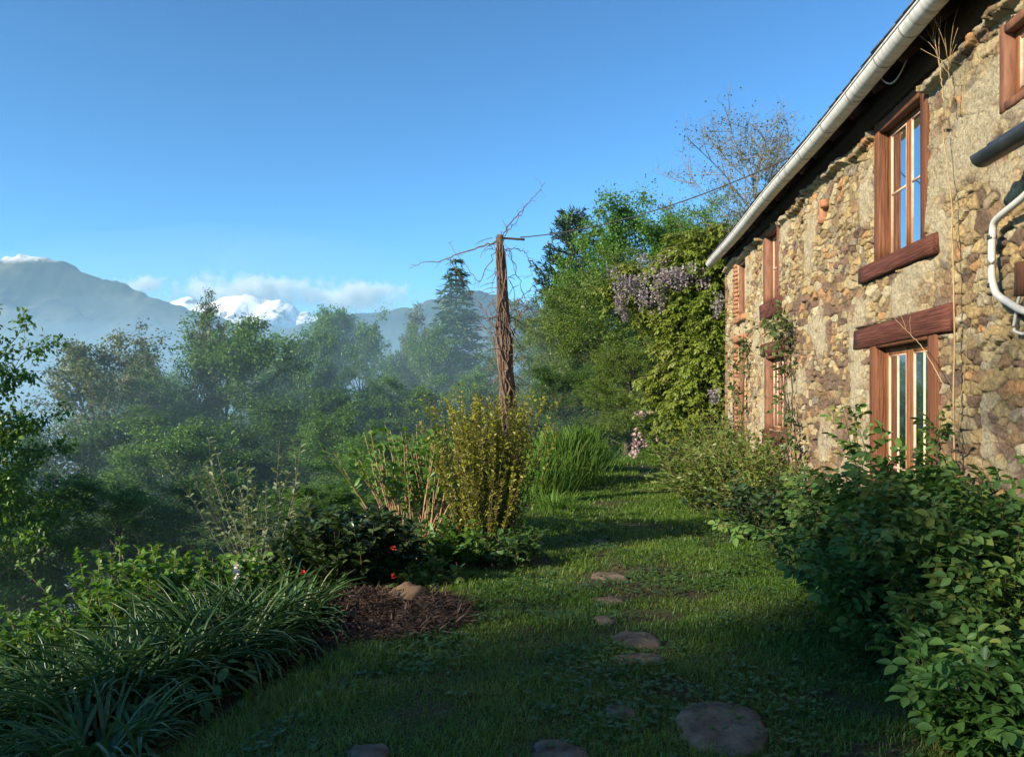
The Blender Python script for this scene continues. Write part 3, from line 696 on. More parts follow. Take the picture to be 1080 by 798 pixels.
def canopy_and_pipes():
    # small lean-to canopy with its black gutter, running toward the camera
    zg = 3.08
    a = Acc(); ys = np.linspace(5.12, 1.2, 20); R = .07; th = np.linspace(pi, 2 * pi, 13)
    Q = np.array([(cos(t) * R, sin(t) * R) for t in th] + [(cos(t) * (R - .006), sin(t) * (R - .006)) for t in th[::-1]]); k = len(Q)
    V = np.stack([np.broadcast_to(2.40 + Q[None, :, 0], (20, k)), np.repeat(ys[:, None], k, 1), np.broadcast_to(zg + Q[None, :, 1], (20, k))], -1).reshape(-1, 3)
    i = np.arange(19)[:, None] * k; j = np.arange(k)[None]; j2 = (j + 1) % k
    a.add(V, np.stack([i + j, i + j2, i + k + j2, i + k + j], -1).reshape(-1, 4))
    a.add([(2.40 + x, 5.125, zg + z) for x, z in Q[:13]], [list(range(13))])
    g = a.build('gutter', M['darkzinc'], house, HO); g['label'] = 'short black gutter below the small upper window'
    b = Acc(); b.add([(2.37, 5.0, zg + .012), (WX + .02, 5.0, zg + .10), (WX + .02, 1.2, zg + .10), (2.37, 1.2, zg + .012), (2.37, 5.0, zg + .036), (WX + .02, 5.0, zg + .124), (WX + .02, 1.2, zg + .124), (2.37, 1.2, zg + .036)],
                     [(0, 3, 2, 1), (4, 5, 6, 7), (0, 1, 5, 4), (3, 7, 6, 2), (0, 4, 7, 3), (1, 2, 6, 5)])
    b.build('canopy_roof', M['slate'], house, HO)
    p = Acc()
    def sm(pts, n=40):
        pts = np.array(pts, float); t = np.linspace(0, len(pts) - 1, n); q = np.stack([np.interp(t, np.arange(len(pts)), pts[:, c]) for c in range(3)], -1)
        for _ in range(3): q[1:-1] = (q[:-2] + 2 * q[1:-1] + q[2:]) / 4
        return q
    x = WX - .10
    p.tube(sm([(x - .05, 4.55, 2.92), (x - .02, 4.98, 2.80), (x, 5.40, 2.74), (x, 5.42, 2.58), (x, 5.42, 2.36), (x, 5.36, 2.26), (x, 5.05, 2.12), (x, 4.6, 2.05)], 60), .023, 10)
    dp = p.build('downpipe', M['whitepipe'], house, HO, smooth=True)
    for z in (2.64, 2.33):
        c = Acc(); c.tube([(x, 5.42, z - .014), (x, 5.42, z + .014)], .029, 12); o = c.build('clip', M['darkzinc'], dp); o.location = (-HO[0], -HO[1], -HO[2])
    w = Acc(); w.tube(sm([(WX - .03, 5.02, 2.36), (WX - .05, 5.20, 2.22), (WX - .06, 5.24, 2.02), (WX - .05, 5.14, 1.99), (WX - .04, 4.9, 2.05)], 40), .010, 7)
    o = w.build('cable', M['whitepipe'], house, HO, smooth=True); o['label'] = 'looped white cable beside the downpipe'
    bx = Acc(); bx.beam((WX - .06, 5.02, 2.22), (WX - .06, 5.02, 2.42), .12, .20, (0, 1, 0), .01, 3, .003, 2); bx.build('meter_box', M['redwood_post'], house, HO)
    h = Acc(); t = np.linspace(0, 1, 30); h.tube(np.stack([GX + .06 + .12 * t, 7.05 - .32 * t, 4.36 - .14 * np.sin(t * pi)], -1), .006, 6)
    h.build('cable', M['whitepipe'], house, HO)['label'] = 'thin white cable looping below the gutter'
canopy_and_pipes()
EXPO = 1.15
SHADE = [(-20.2, -14.8, 14.8, 8, 'mid2'), (-16, -19.9, 15.2, 8.5, 'mid'), (-25.3, -19.7, 18, 8, 'mid'), (-20.5, -19.1, 16.5, 6, 'airy')]
# ------------------------------------------------------------------ plants
def clean(pts): return np.asarray(pts, float)

def curve_pts(p0, d0, L, n, droop=0.0, wob=.1, r=rng, up=0.0):
    """polyline starting at p0 along d0; droop bends it down, up bends it skyward"""
    p = np.array(p0, float); d = np.array(d0, float); d /= np.linalg.norm(d); out = [p.copy()]
    st = L / (n - 1)
    for i in range(n - 1):
        d = d + np.array([0, 0, up - droop]) * (1.0 / (n - 1)) * 2 * (.4 + i / (n - 1)) + r.normal(0, wob, 3) / math.sqrt(n)
        d /= np.linalg.norm(d); p = p + d * st; out.append(p.copy())
    return np.array(out)

def lerp_line(P, t):
    t = np.clip(np.asarray(t), 0, 1) * (len(P) - 1); i = np.minimum(t.astype(int), len(P) - 2); f = (t - i)[:, None]
    return P[i] * (1 - f) + P[i + 1] * f

def leaves_at(acc, P, size, r, tmpl=LEAF4, wl=.55, upb=.6, axis=None, svar=.42):
    n = len(P)
    ax = rdir(r, n) if axis is None else axis
    up = rdir(r, n) * (1 - upb) + np.array([0, 0, 1.]) * upb + 1e-3
    s = size * r.uniform(1 - svar, 1 + svar, n)
    scatter(acc, tmpl, P, frames(ax, up), np.stack([s * wl, s, s], -1))

def tree_mesh(name, seed, H=10., Wd=6., cb=.15, nl=34, kind='oval', leafn=16000, ls=.16, clump=.36, fill=.0, elev=(20, 55), trunk=.16, sub=6, leafmat='mid_leaf', barkmat='bark', bare=False, asym=.25):
    r = np.random.default_rng(seed)
    wood = Acc(); fol = Acc()
    nT = 14
    T = np.stack([np.cumsum(r.normal(0, .07, nT)), np.cumsum(r.normal(0, .07, nT)), np.linspace(-.6, H * .96, nT)], -1)
    T[:, :2] -= T[1, :2]
    wood.tube(T, np.linspace(trunk, .015, nT) * (1 + .5 * np.exp(-np.linspace(0, 8, nT))), 8)
    ends = []; wts = []
    ph = r.uniform(0, 6)
    for i in range(nl):
        u = cb + (.97 - cb) * (i + r.uniform(0, 1)) / nl
        az = i * 2.399 + r.normal(0, .4)
        q = (u - cb) / (1 - cb)
        if kind == 'oval': pr = (max(.05, 1 - ((q - .42) / .62) ** 2)) ** .6
        elif kind == 'upright': pr = (max(.05, 1 - ((q - .35) / .72) ** 2)) ** .7
        elif kind == 'cone': pr = (1 - q) ** .85 + .06
        elif kind == 'broad': pr = (max(.08, 1 - ((q - .35) / .68) ** 2)) ** .45
        L = Wd / 2 * pr * r.uniform(.72, 1.2) * (1 + asym * sin(az + ph))
        el = RAD(r.uniform(*elev)) * (.7 + .6 * q)
        p0 = lerp_line(T, np.array([(u * H + .6) / (H * .96 + .6)]))[0]
        B = curve_pts(p0, (cos(az) * cos(el), sin(az) * cos(el), sin(el)), L, 7, .15, .28, r, .35)
        wood.tube(B, np.linspace(trunk * .38 * (1 - .6 * q), .008, 7), 5, cap=False)
        for k in range(sub):
            t = r.uniform(.3, 1.0); pb = lerp_line(B, np.array([t]))[0]
            az2 = az + r.normal(0, .9); e2 = RAD(r.uniform(-5, 60))
            S = curve_pts(pb, (cos(az2) * cos(e2), sin(az2) * cos(e2), sin(e2)), L * r.uniform(.25, .5) + .25, 5, .1, .35, r, .2)
            wood.tube(S, np.linspace(.016, .004, 5), 3, cap=False)
            ends.append(S); wts.append(len(S))
            if bare:
                for kk in range(8):
                    pz = lerp_line(S, np.array([r.uniform(.2, 1)]))[0]
                    dz = rdir(r, 1)[0] + np.array([0, 0, .7])
                    wood.tube(curve_pts(pz, dz, r.uniform(.3, .7), 4, 0, .3, r), [.006, .005, .004, .003], 3, cap=False)
        ends.append(B[3:])
    E = np.array([lerp_line(s, np.array([r.uniform(.2, 1)]))[0] for s in ends for _ in range(3)])
    if leafn:
        ncl = len(E); cl = r.integers(0, ncl, leafn)
        csz = clump * r.uniform(.5, 1.5, ncl)
        off = r.normal(0, 1, (leafn, 3)) * np.array([1, 1, .7]); off *= (r.uniform(.2, 1, leafn) / (np.linalg.norm(off, axis=1) + .3))[:, None] * 1.2
        P = E[cl] + off * csz[cl][:, None]
        ax = off + r.normal(0, .6, off.shape) + np.array([0, 0, -.25])
        leaves_at(fol, P, ls, r, LEAF4, .62, .55, axis=ax)
    return wood, fol

def conifer_mesh(seed, H=12., Wd=4.5, cb=.08, whorls=40, per=7, nn=42, droop=.35, ls=.34, gap=0.0, trunk=.17, layered=False):
    r = np.random.default_rng(seed); wood = Acc(); fol = Acc()
    T = np.stack([np.zeros(12), np.zeros(12), np.linspace(-.6, H, 12)], -1); wood.tube(T, np.linspace(trunk, .012, 12), 8)
    for w in range(whorls):
        q = (w + r.uniform(0, .6)) / whorls; z = H * (cb + (1 - cb) * q)
        if layered: pr = (max(.06, 1 - ((q - .35) / .68) ** 2)) ** .7 * (.55 + .6 * abs(math.sin(w * 1.1)))
        else: pr = (1 - q) ** .8 + .035
        for k in range(per):
            if r.uniform() < gap: continue
            az = k / per * 2 * pi + w * .8 + r.normal(0, .25); L = Wd / 2 * pr * r.uniform(.6, 1.2)
            el = r.uniform(.05, .3) if not layered else r.uniform(.0, .35)
            B = curve_pts((0, 0, z), (cos(az), sin(az), el), L, 6, droop, .12, r, .15)
            wood.tube(B, np.linspace(.03, .005, 6), 4, cap=False)
            n = max(5, int(nn * L / (Wd / 2)))
            t = r.uniform(.12, 1, n) ** .8; P = lerp_line(B, t)
            tang = np.array([cos(az), sin(az), 0]); side = np.array([-sin(az), cos(az), 0])
            ax = tang * r.uniform(.2, .9, (n, 1)) + side * r.normal(0, .8, (n, 1)) + np.array([0, 0, 1]) * r.uniform(-.75, .2, (n, 1))
            if layered: ax = ax + np.array([0, 0, .55])
            leaves_at(fol, P + r.normal(0, .05, P.shape), ls * (1 - .35 * q), r, LEAF4, .22, .5, axis=ax)
    return wood, fol

PROTO = {}
def proto(key, maker, barkmat, leafmat, nm, H, Wd):
    wood, fol = maker()
    A_ = np.concatenate(fol.v if fol.n > 4000 else wood.v + fol.v)
    H = float(np.percentile(A_[:, 2], 99.9)); Wd = 2 * float(np.percentile(np.hypot(A_[:, 0], A_[:, 1]), 95))
    PROTO[key] = (wood, fol, barkmat, leafmat, nm, H, Wd)

def place_tree(key, px, top, z, wpx, label, group, rz=None, sink=0):
    wood, fol, bm, lm, nm, H, Wd = PROTO[key]
    x, y = at(px, z); g = gz(x, y) - .1
    Ht = hgt(top, z) - g; w = wpx / F * z
    root = empty(nm, (x, y, g), rng.uniform(0, 6.28) if rz is None else rz)
    root.scale = (w / Wd, w / Wd, Ht / H)
    for part, src, mat in (('trunk', wood, bm), ('crown', fol, lm)):
        if not src.n: continue
        ck = (key, part)
        if ck not in MESHC:
            o = src.build(part, M[mat], root); MESHC[ck] = o.data
        else:
            o = bpy.data.objects.new(part, MESHC[ck]); COL.objects.link(o); o.parent = root
    return tag(root, label, 'tree', group)
MESHC = {}
proto('airy', lambda: tree_mesh('a', 1, 10, 6, .22, 40, 'oval', 20000, .105, .30, elev=(35, 65), sub=7, trunk=.10), 'greybark', 'airy_leaf', 'alder_tree', 10, 6)
proto('airy2', lambda: tree_mesh('a', 2, 10, 5, .2, 38, 'upright', 21000, .10, .30, elev=(40, 70), sub=7, trunk=.10), 'greybark', 'airy_leaf', 'alder_tree', 10, 5)
proto('mid', lambda: tree_mesh('m', 3, 10, 6, .12, 42, 'oval', 64000, .10, .36, elev=(25, 60), sub=7), 'bark', 'mid_leaf', 'broadleaf_tree', 10, 6)
proto('mid2', lambda: tree_mesh('m', 4, 10, 6.5, .10, 40, 'broad', 66000, .10, .40, elev=(15, 55), sub=7), 'bark', 'mid_leaf', 'broadleaf_tree', 10, 6.5)
proto('upright', lambda: tree_mesh('u', 5, 10, 3.6, .12, 42, 'upright', 32000, .105, .34, elev=(45, 75), sub=6), 'bark', 'bright_leaf', 'poplar_tree', 10, 3.6)
proto('dark', lambda: tree_mesh('d', 6, 10, 7, .05, 44, 'broad', 60000, .11, .44, elev=(10, 50), sub=7), 'bark', 'dark_leaf', 'broadleaf_tree', 10, 7)
proto('oak', lambda: tree_mesh('o', 7, 10, 9, .05, 52, 'broad', 110000, .10, .44, elev=(8, 50), sub=8, trunk=.24), 'bark', 'oak_leaf', 'oak_tree', 10, 9)
proto('bright', lambda: tree_mesh('b', 8, 9, 9, .10, 56, 'broad', 110000, .11, .48, elev=(8, 50), sub=8, trunk=.2, asym=.12), 'bark', 'bright_leaf', 'lime_tree', 10, 7.5)
proto('bare', lambda: tree_mesh('r', 9, 10, 7, .25, 48, 'oval', 7000, .085, .5, elev=(30, 65), sub=8, bare=True, trunk=.14), 'greybark', 'airy_leaf', 'bare_tree', 10, 7)
proto('fir', lambda: conifer_mesh(10, 12, 5.0, .04, 46, 9, 75, .35, .42), 'bark', 'fir_leaf', 'fir_tree', 12, 4.8)
proto('thinfir', lambda: conifer_mesh(12, 12, 3.0, .05, 46, 6, 45, .25, .36, .2), 'bark', 'fir_leaf', 'fir_tree', 12, 2.8)
proto('pine', lambda: conifer_mesh(11, 12, 6.5, .12, 34, 9, 110, .05, .46, .12, .2, True), 'bark', 'pine_leaf', 'pine_tree', 12, 6.5)
proto('maple', lambda: tree_mesh('k', 14, 10, 7, .1, 44, 'broad', 26000, .17, .40, elev=(10, 55), sub=6, trunk=.16), 'bark', 'mid_leaf', 'maple_tree', 10, 7)

VG = 'trees in the misty valley'
T_ = place_tree
T_('maple', -58, 320, 15, 215, 'dark leafy maple cut by the left picture edge', VG, 1.0)
T_('airy', 92, 338, 27, 165, 'thin olive tree with gaps showing mist, beside the dark maple', VG)
T_('airy2', 165, 362, 33, 90, 'slim sparse alder between the olive tree and the wispy treetop', VG)
T_('mid', 236, 338, 30, 190, 'broad leafy tree in front of the snow peaks', VG)
T_('airy2', 214, 306, 29, 62, 'narrow wispy treetop rising before the snow peaks', VG)
T_('bare', 283, 352, 42, 66, 'leafless grey tree top under the snowy peak', VG)
T_('mid2', 322, 338, 36, 110, 'rounded green tree right of the leafless tree top', VG)
T_('upright', 342, 326, 46, 70, 'narrow pale green tree below the cloud', VG)
T_('mid', 382, 326, 46, 110, 'hazy green tree under the low blue ridge', VG)
T_('airy2', 432, 320, 52, 60, 'thin see-through tree left of the big fir', VG)
T_('fir', 481, 275, 52, 125, 'big bluish fir left of the vine-wrapped post', 'firs in the mist')
T_('thinfir', 517, 335, 60, 40, 'slim dark fir just behind the vine-wrapped post', 'firs in the mist')
T_('thinfir', 558, 318, 58, 46, 'slim dark fir right of the vine-wrapped post', 'firs in the mist')
T_('mid', 120, 372, 44, 130, 'faint tree in the mist behind the olive tree', VG)
T_('upright', 268, 352, 48, 80, 'hazy tree between the wispy treetop and the leafless one', VG)
T_('mid2', 300, 366, 44, 110, 'soft misty tree under the leafless treetop', VG)
T_('mid', 415, 360, 58, 90, 'pale misty tree left of the big fir, behind the see-through one', VG)
T_('mid2', 195, 385, 40, 120, 'misty rounded tree behind the slim alder', VG)
T_('dark', 300, 408, 26, 190, 'dark rounded tree below the rounded green tree', VG)
T_('mid2', 352, 425, 24, 120, 'dim green tree in the middle of the valley slope', VG)
T_('mid', 450, 345, 46, 90, 'leafy hazy tree touching the left side of the big fir', VG)
T_('mid2', 512, 372, 44, 90, 'leafy hazy tree touching the right side of the big fir', VG)
T_('mid', 440, 398, 30, 140, 'bushy green tree below the big fir', VG)
T_('dark', 395, 415, 33, 130, 'dark tree filling the gap left of the bushy green tree', VG)
T_('dark', 60, 440, 24, 210, 'dark misty tree below the olive tree', VG)
T_('mid2', 180, 430, 23, 200, 'wide dim tree below the slim alder', VG)
T_('dark', 20, 500, 17, 200, 'dark thicket tree low at the left edge', VG)
T_('mid', 128, 505, 17, 170, 'dim young tree behind the fresh green shrubs', VG)
T_('dark', 235, 500, 19, 170, 'dark young tree behind the silvery sapling', VG)
T_('mid2', 335, 505, 17, 150, 'dim bushy tree behind the glossy dark shrub', VG)
T_('bright', 415, 455, 21, 150, 'greener bush tree behind the cut stems', VG)
T_('mid', 500, 395, 36, 90, 'hazy leafy tree at the foot of the firs', VG)
RG = 'trees beyond the lawn'
T_('oak', 628, 278, 33, 215, 'broad olive-green oak right of the post', RG)
T_('oak', 585, 312, 36, 150, 'smaller oak just right of the post', RG)
T_('oak', 690, 268, 30, 220, 'large oak behind the wisteria', RG)
T_('oak', 660, 355, 24, 150, 'low oak at the end of the grass path', RG)
T_('dark', 585, 385, 26, 100, 'low dark tree behind the tall grass clump', RG)
T_('bright', 690, 202, 48, 215, 'bright green lime tree above the wisteria', RG)
T_('bright', 752, 215, 46, 150, 'green tree crown beside the far end of the roof', RG)
T_('pine', 604, 222, 62, 100, 'dark blue pine rising behind the oaks', RG)
T_('bare', 800, 116, 44, 165, 'leafless tree above the far end of the roof', RG)
# trees up the slope behind the camera: they keep the near lawn in shade
SG = 'trees shading the near lawn'
def shade_tree(x, y, top, w, label, key='dark'):
    wood, fol, bm, lm, nm, H, Wd = PROTO[key]
    g = gz(x, y) - .1; root = empty(nm, (x, y, g), x)
    root.scale = (w / Wd, w / Wd, (top - g) / H)
    for part in ('trunk', 'crown'):
        o = bpy.data.objects.new(part, MESHC[(key, part)]); COL.objects.link(o); o.parent = root
    tag(root, label, 'tree', SG)
for (x, y, tp, w, k_) in SHADE: shade_tree(x, y, tp, w, 'tree beyond the frame that shades the near lawn', k_)

# ---- general shrub: arching canes with leaves
def compound(r, n_leaf=5, L=1.0):
    """one compound leaf along +Y: pairs of leaflets and an end one"""
    a = Acc(); P = []; ax = []; s = []
    pairs = (n_leaf - 1) // 2
    for k in range(pairs):
        t = .30 + .42 * k / max(1, pairs - 1) if pairs > 1 else .5
        for sd_ in (-1, 1): P.append((0, t, 0)); ax.append((sd_ * .95, .42, -.28)); s.append(.42 - .05 * (pairs - 1 - k))
    P.append((0, .84, -.03)); ax.append((0, 1, -.3)); s.append(.48)
    V, Fs = LEAF8; R = frames(np.array(ax, float), np.tile(np.array([0, 0, 1.]), (len(P), 1)))
    s = np.array(s); scatter(a, LEAF12, np.array(P, float), R, np.stack([s * .74, s, s], -1))
    st = [(-.012, 0, 0), (.012, 0, 0), (.008, .8, 0), (-.008, .8, 0)]
    a.add(st, [(0, 1, 2, 3)])
    return np.concatenate(a.v), [np.concatenate(x) for x in a.f.values()]
COMP5 = compound(rng, 5); COMP3 = compound(rng, 3); COMP7 = compound(rng, 7)

def shrub(name, px, z, label, group=None, canes=30, h=1.0, spread=.5, lean=(.15, .7), leaf=LEAF8, ls=.06, per=24, wl=.55, tstart=.15, lmat='fresh_leaf', smat='darktwig', droop=.35, base_r=.15, seed=0, stem_r=.006,
          cat='shrub', upb=.58, fillup=True, dz=0, extra=None, wob=.18, sx=1., xy=None, out=.7, up=.0):
    r = np.random.default_rng(seed + 100)
    x, y = at(px, z) if xy is None else xy
    g = gz(x, y) - .03 + dz
    st = Acc(); fo = Acc()
    for c in range(canes):
        az = r.uniform(0, 2 * pi); le = r.uniform(*lean)
        L = h * r.uniform(.6, 1.08) * (1 + le * .25)
        p0 = (cos(az) * base_r * r.uniform(0, 1), sin(az) * base_r * r.uniform(0, 1), 0)
        d = (cos(az) * le * sx, sin(az) * le, 1)
        C = curve_pts(p0, d, L, 9, droop * le, wob, r, up)
        st.tube(C, np.linspace(stem_r, stem_r * .35, 9), 4, cap=False)
        n = int(per * r.uniform(.7, 1.2)); t = r.uniform(tstart, 1, n) if fillup else r.uniform(tstart, 1, n) ** .6
        P = lerp_line(C, t)
        T = np.gradient(C, axis=0)[np.minimum((t * 8).astype(int), 8)]; T /= np.linalg.norm(T, axis=1)[:, None]
        ra = r.uniform(0, 2 * pi, n); ax = np.stack([np.cos(ra), np.sin(ra), r.uniform(-.35, .35, n)], -1) * out + T * .45
        ax[-1] = T[-1]
        leaves_at(fo, P, ls, r, leaf, wl, upb, axis=ax)
    root = empty(name, (x, y, g)); tag(root, label, cat, group)
    if st.n: st.build('stem', M[smat], root)
    fo.build('foliage', M[lmat], root, smooth=(leaf is not LEAF4))
    if extra: extra(root, r)
    return root

# right foreground: shrubs along the house wall
WG = 'shrubs along the house wall'
shrub('rose_bush', 938, 5.75, 'big dark green rose bush in front of the door', WG, 80, 1.02, .6, (.1, .75), COMP5, .135, 40, 1.0, .12, 'rose_leaf', base_r=.32, seed=1, droop=.5)
shrub('rose_bush', 1015, 5.0, 'tall dark green rose bush against the wall right of the door', WG, 85, 1.12, .6, (.1, .6), COMP5, .135, 40, 1.0, .12, 'rose_leaf', base_r=.32, seed=2, droop=.5)
shrub('rose_bush', 968, 5.0, 'low rose bush spreading onto the lawn edge', WG, 65, .72, .6, (.2, .8), COMP5, .13, 38, 1.0, .1, 'rose_leaf', base_r=.30, seed=3, droop=.5)
shrub('rose_bush', 1068, 4.5, 'dark rose bush cut by the right picture edge', WG, 75, .98, .6, (.1, .7), COMP5, .13, 38, 1.0, .1, 'rose_leaf', base_r=.28, seed=4, droop=.5)
shrub('rose_bush', 1035, 4.3, 'mid-height rose bush in the centre of the foreground thicket', WG, 60, .62, .6, (.1, .75), COMP5, .125, 28, 1.0, .1, 'rose_leaf', base_r=.25, seed=5, droop=.5)
shrub('young_shrub', 1048, 3.55, 'small lighter green shrub in the bottom right corner', WG, 40, .50, .4, (.1, .8), COMP5, .13, 22, 1.0, .15, 'fresh_leaf_dim', base_r=.15, seed=6, droop=.4)
shrub('rose_spray', 962, 5.9, 'leafy spray standing before the glazed door', WG, 14, 1.5, .3, (.05, .3), COMP5, .135, 30, 1.0, .35, 'rose_leaf', base_r=.22, seed=7, droop=.3)
shrub('dark_shrub', 850, 7.6, 'low dark shrub between the rose bush and the dry brush', WG, 70, .74, .5, (.1, .55), LEAF8, .085, 60, .6, .1, 'dark_leaf2', base_r=.3, seed=8)
shrub('dark_shrub', 800, 9.0, 'small dark green shrub below the far lower window', WG, 40, .75, .5, (.1, .8), LEAF8, .075, 50, .6, .1, 'dark_leaf2', base_r=.3, seed=9)
BG = 'brushy shrubs by the far end of the house'
def brush(px, z, h, sd_, label, canes=190, lean=(.1, .75)):
    return shrub('brush_shrub', px, z, label, BG, canes, h, .5, lean, LEAF4, .07, 62, .36, .05, 'brush', 'straw', base_r=.45, seed=sd_, stem_r=.0028, droop=.75, upb=.4, out=.7, wob=.4)
brush(762, 11.5, 1.05, 20, 'olive brushy shrub bulging onto the grass path')
brush(800, 11.0, 1.15, 21, 'straw-coloured brushy shrub in front of the far corner', 120)
brush(742, 13.5, 1.1, 22, 'olive brushy shrub behind the bulging one')
brush(772, 14.2, 1.3, 23, 'brown-green brushy shrub at the foot of the far corner')
brush(822, 10.0, 1.0, 24, 'thin dry brush under the far lower window', 60)

# left beds
LG = 'shrubs along the left bed'
fresh = dict(leaf=LEAF12, lmat='fresh_leaf', smat='twig', wl=.75)
shrub('leafy_shrub', 208, 6.3, 'fresh green upright shrub behind the strap leaves', LG, 60, .70, .4, (.05, .5), ls=.055, per=70, seed=30, base_r=.35, **fresh)
shrub('leafy_shrub', 140, 6.2, 'tallest fresh green shrub with a leaning shoot', LG, 56, .80, .4, (.05, .5), ls=.055, per=70, seed=31, base_r=.35, **fresh)
shrub('leafy_shrub', 85, 5.6, 'fresh green shrub sloping down to the left edge', LG, 60, .60, .4, (.05, .55), ls=.052, per=66, seed=32, base_r=.35, **fresh)
shrub('leafy_shrub', 25, 5.3, 'lowest fresh green shrub at the left picture edge', LG, 54, .48, .4, (.05, .6), ls=.052, per=60, seed=33, base_r=.35, **fresh)
shrub('leafy_shrub', 262, 6.6, 'short green shrub beside the mulch heap', LG, 40, .52, .4, (.05, .6), ls=.05, per=50, seed=34, base_r=.3, **fresh)
shrub('silvery_sapling', 275, 9.3, 'airy silvery sapling left of the glossy shrub', LG, 26, 1.75, .5, (.15, .7), LEAF8, .075, 46, .5, .2, 'silver_leaf', 'greybark', base_r=.1, seed=35, droop=.25)
def red_flowers(root, r):
    a = Acc(); n = 4
    for i in range(n):
        az = r.uniform(3.4, 6.6); p = np.array([cos(az) * .52, sin(az) * .52, r.uniform(.2, .6)])
        P = np.repeat(p[None], 9, 0); ax = rdir(r, 9) + np.array([0, -1, .3]); leaves_at(a, P, .032, r, LEAF4, .8, .3, axis=ax)
    a.build('blossom', M['red_flower'], root)
shrub('camellia_shrub', 372, 6.75, 'dark glossy rounded shrub with a few red flowers', LG, 170, .74, .5, (.05, .48), LEAF8, .085, 66, .5, .1, 'gloss_leaf', base_r=.32, seed=36, extra=red_flowers, droop=.45)
shrub('camellia_shrub', 345, 7.1, 'smaller glossy shrub leaning left of the rounded one', LG, 90, .58, .5, (.1, .6), LEAF8, .08, 60, .5, .1, 'gloss_leaf', base_r=.28, seed=37, droop=.45)
shrub('hydrangea', 440, 8.8, 'shrub of bare tan stems with fresh leaves at the tips', LG, 70, 1.42, .5, (.05, .62), LEAF8, .10, 13, .55, .62, 'fresh_leaf', 'twig', base_r=.28, seed=38, stem_r=.011, droop=.0, wob=.1)
shrub('hydrangea', 462, 9.2, 'fuller leafy shrub right of the bare tan stems', LG, 40, 1.3, .5, (.05, .45), LEAF8, .10, 22, .55, .4, 'fresh_leaf', 'twig', base_r=.28, seed=39, stem_r=.01, droop=.0, wob=.1)
shrub('yellow_shrub', 513, 8.2, 'tall yellow-green twiggy shrub in sunlight', LG, 240, 1.6, .4, (.02, .37), LEAF4, .038, 120, .5, .08, 'yellow_leaf', 'darktwig', base_r=.22, seed=40, stem_r=.005, droop=.0, wob=.16, up=.25, upb=.3)
shrub('low_plant', 492, 7.9, 'low leafy plant at the foot of the yellow shrub', LG, 34, .5, .3, (.1, .8), LEAF8, .085, 22, .6, .2, 'fresh_leaf', 'darktwig', base_r=.2, seed=41)
shrub('low_plant', 455, 8.0, 'low leafy plant between the glossy and the yellow shrub', LG, 34, .42, .3, (.1, .8), LEAF8, .085, 22, .6, .2, 'mid_leaf2', 'darktwig', base_r=.2, seed=42)
shrub('low_plant', 536, 7.7, 'low leafy plant at the lawn edge under the yellow shrub', LG, 30, .38, .3, (.1, .8), LEAF8, .075, 22, .6, .2, 'mid_leaf2', 'darktwig', base_r=.2, seed=43)
shrub('low_plant', 450, 6.9, 'creeping green plant behind the tan rock', LG, 26, .26, .3, (.3, 1.2), LEAF8, .075, 18, .7, .2, 'rose_leaf', 'darktwig', base_r=.3, seed=44)

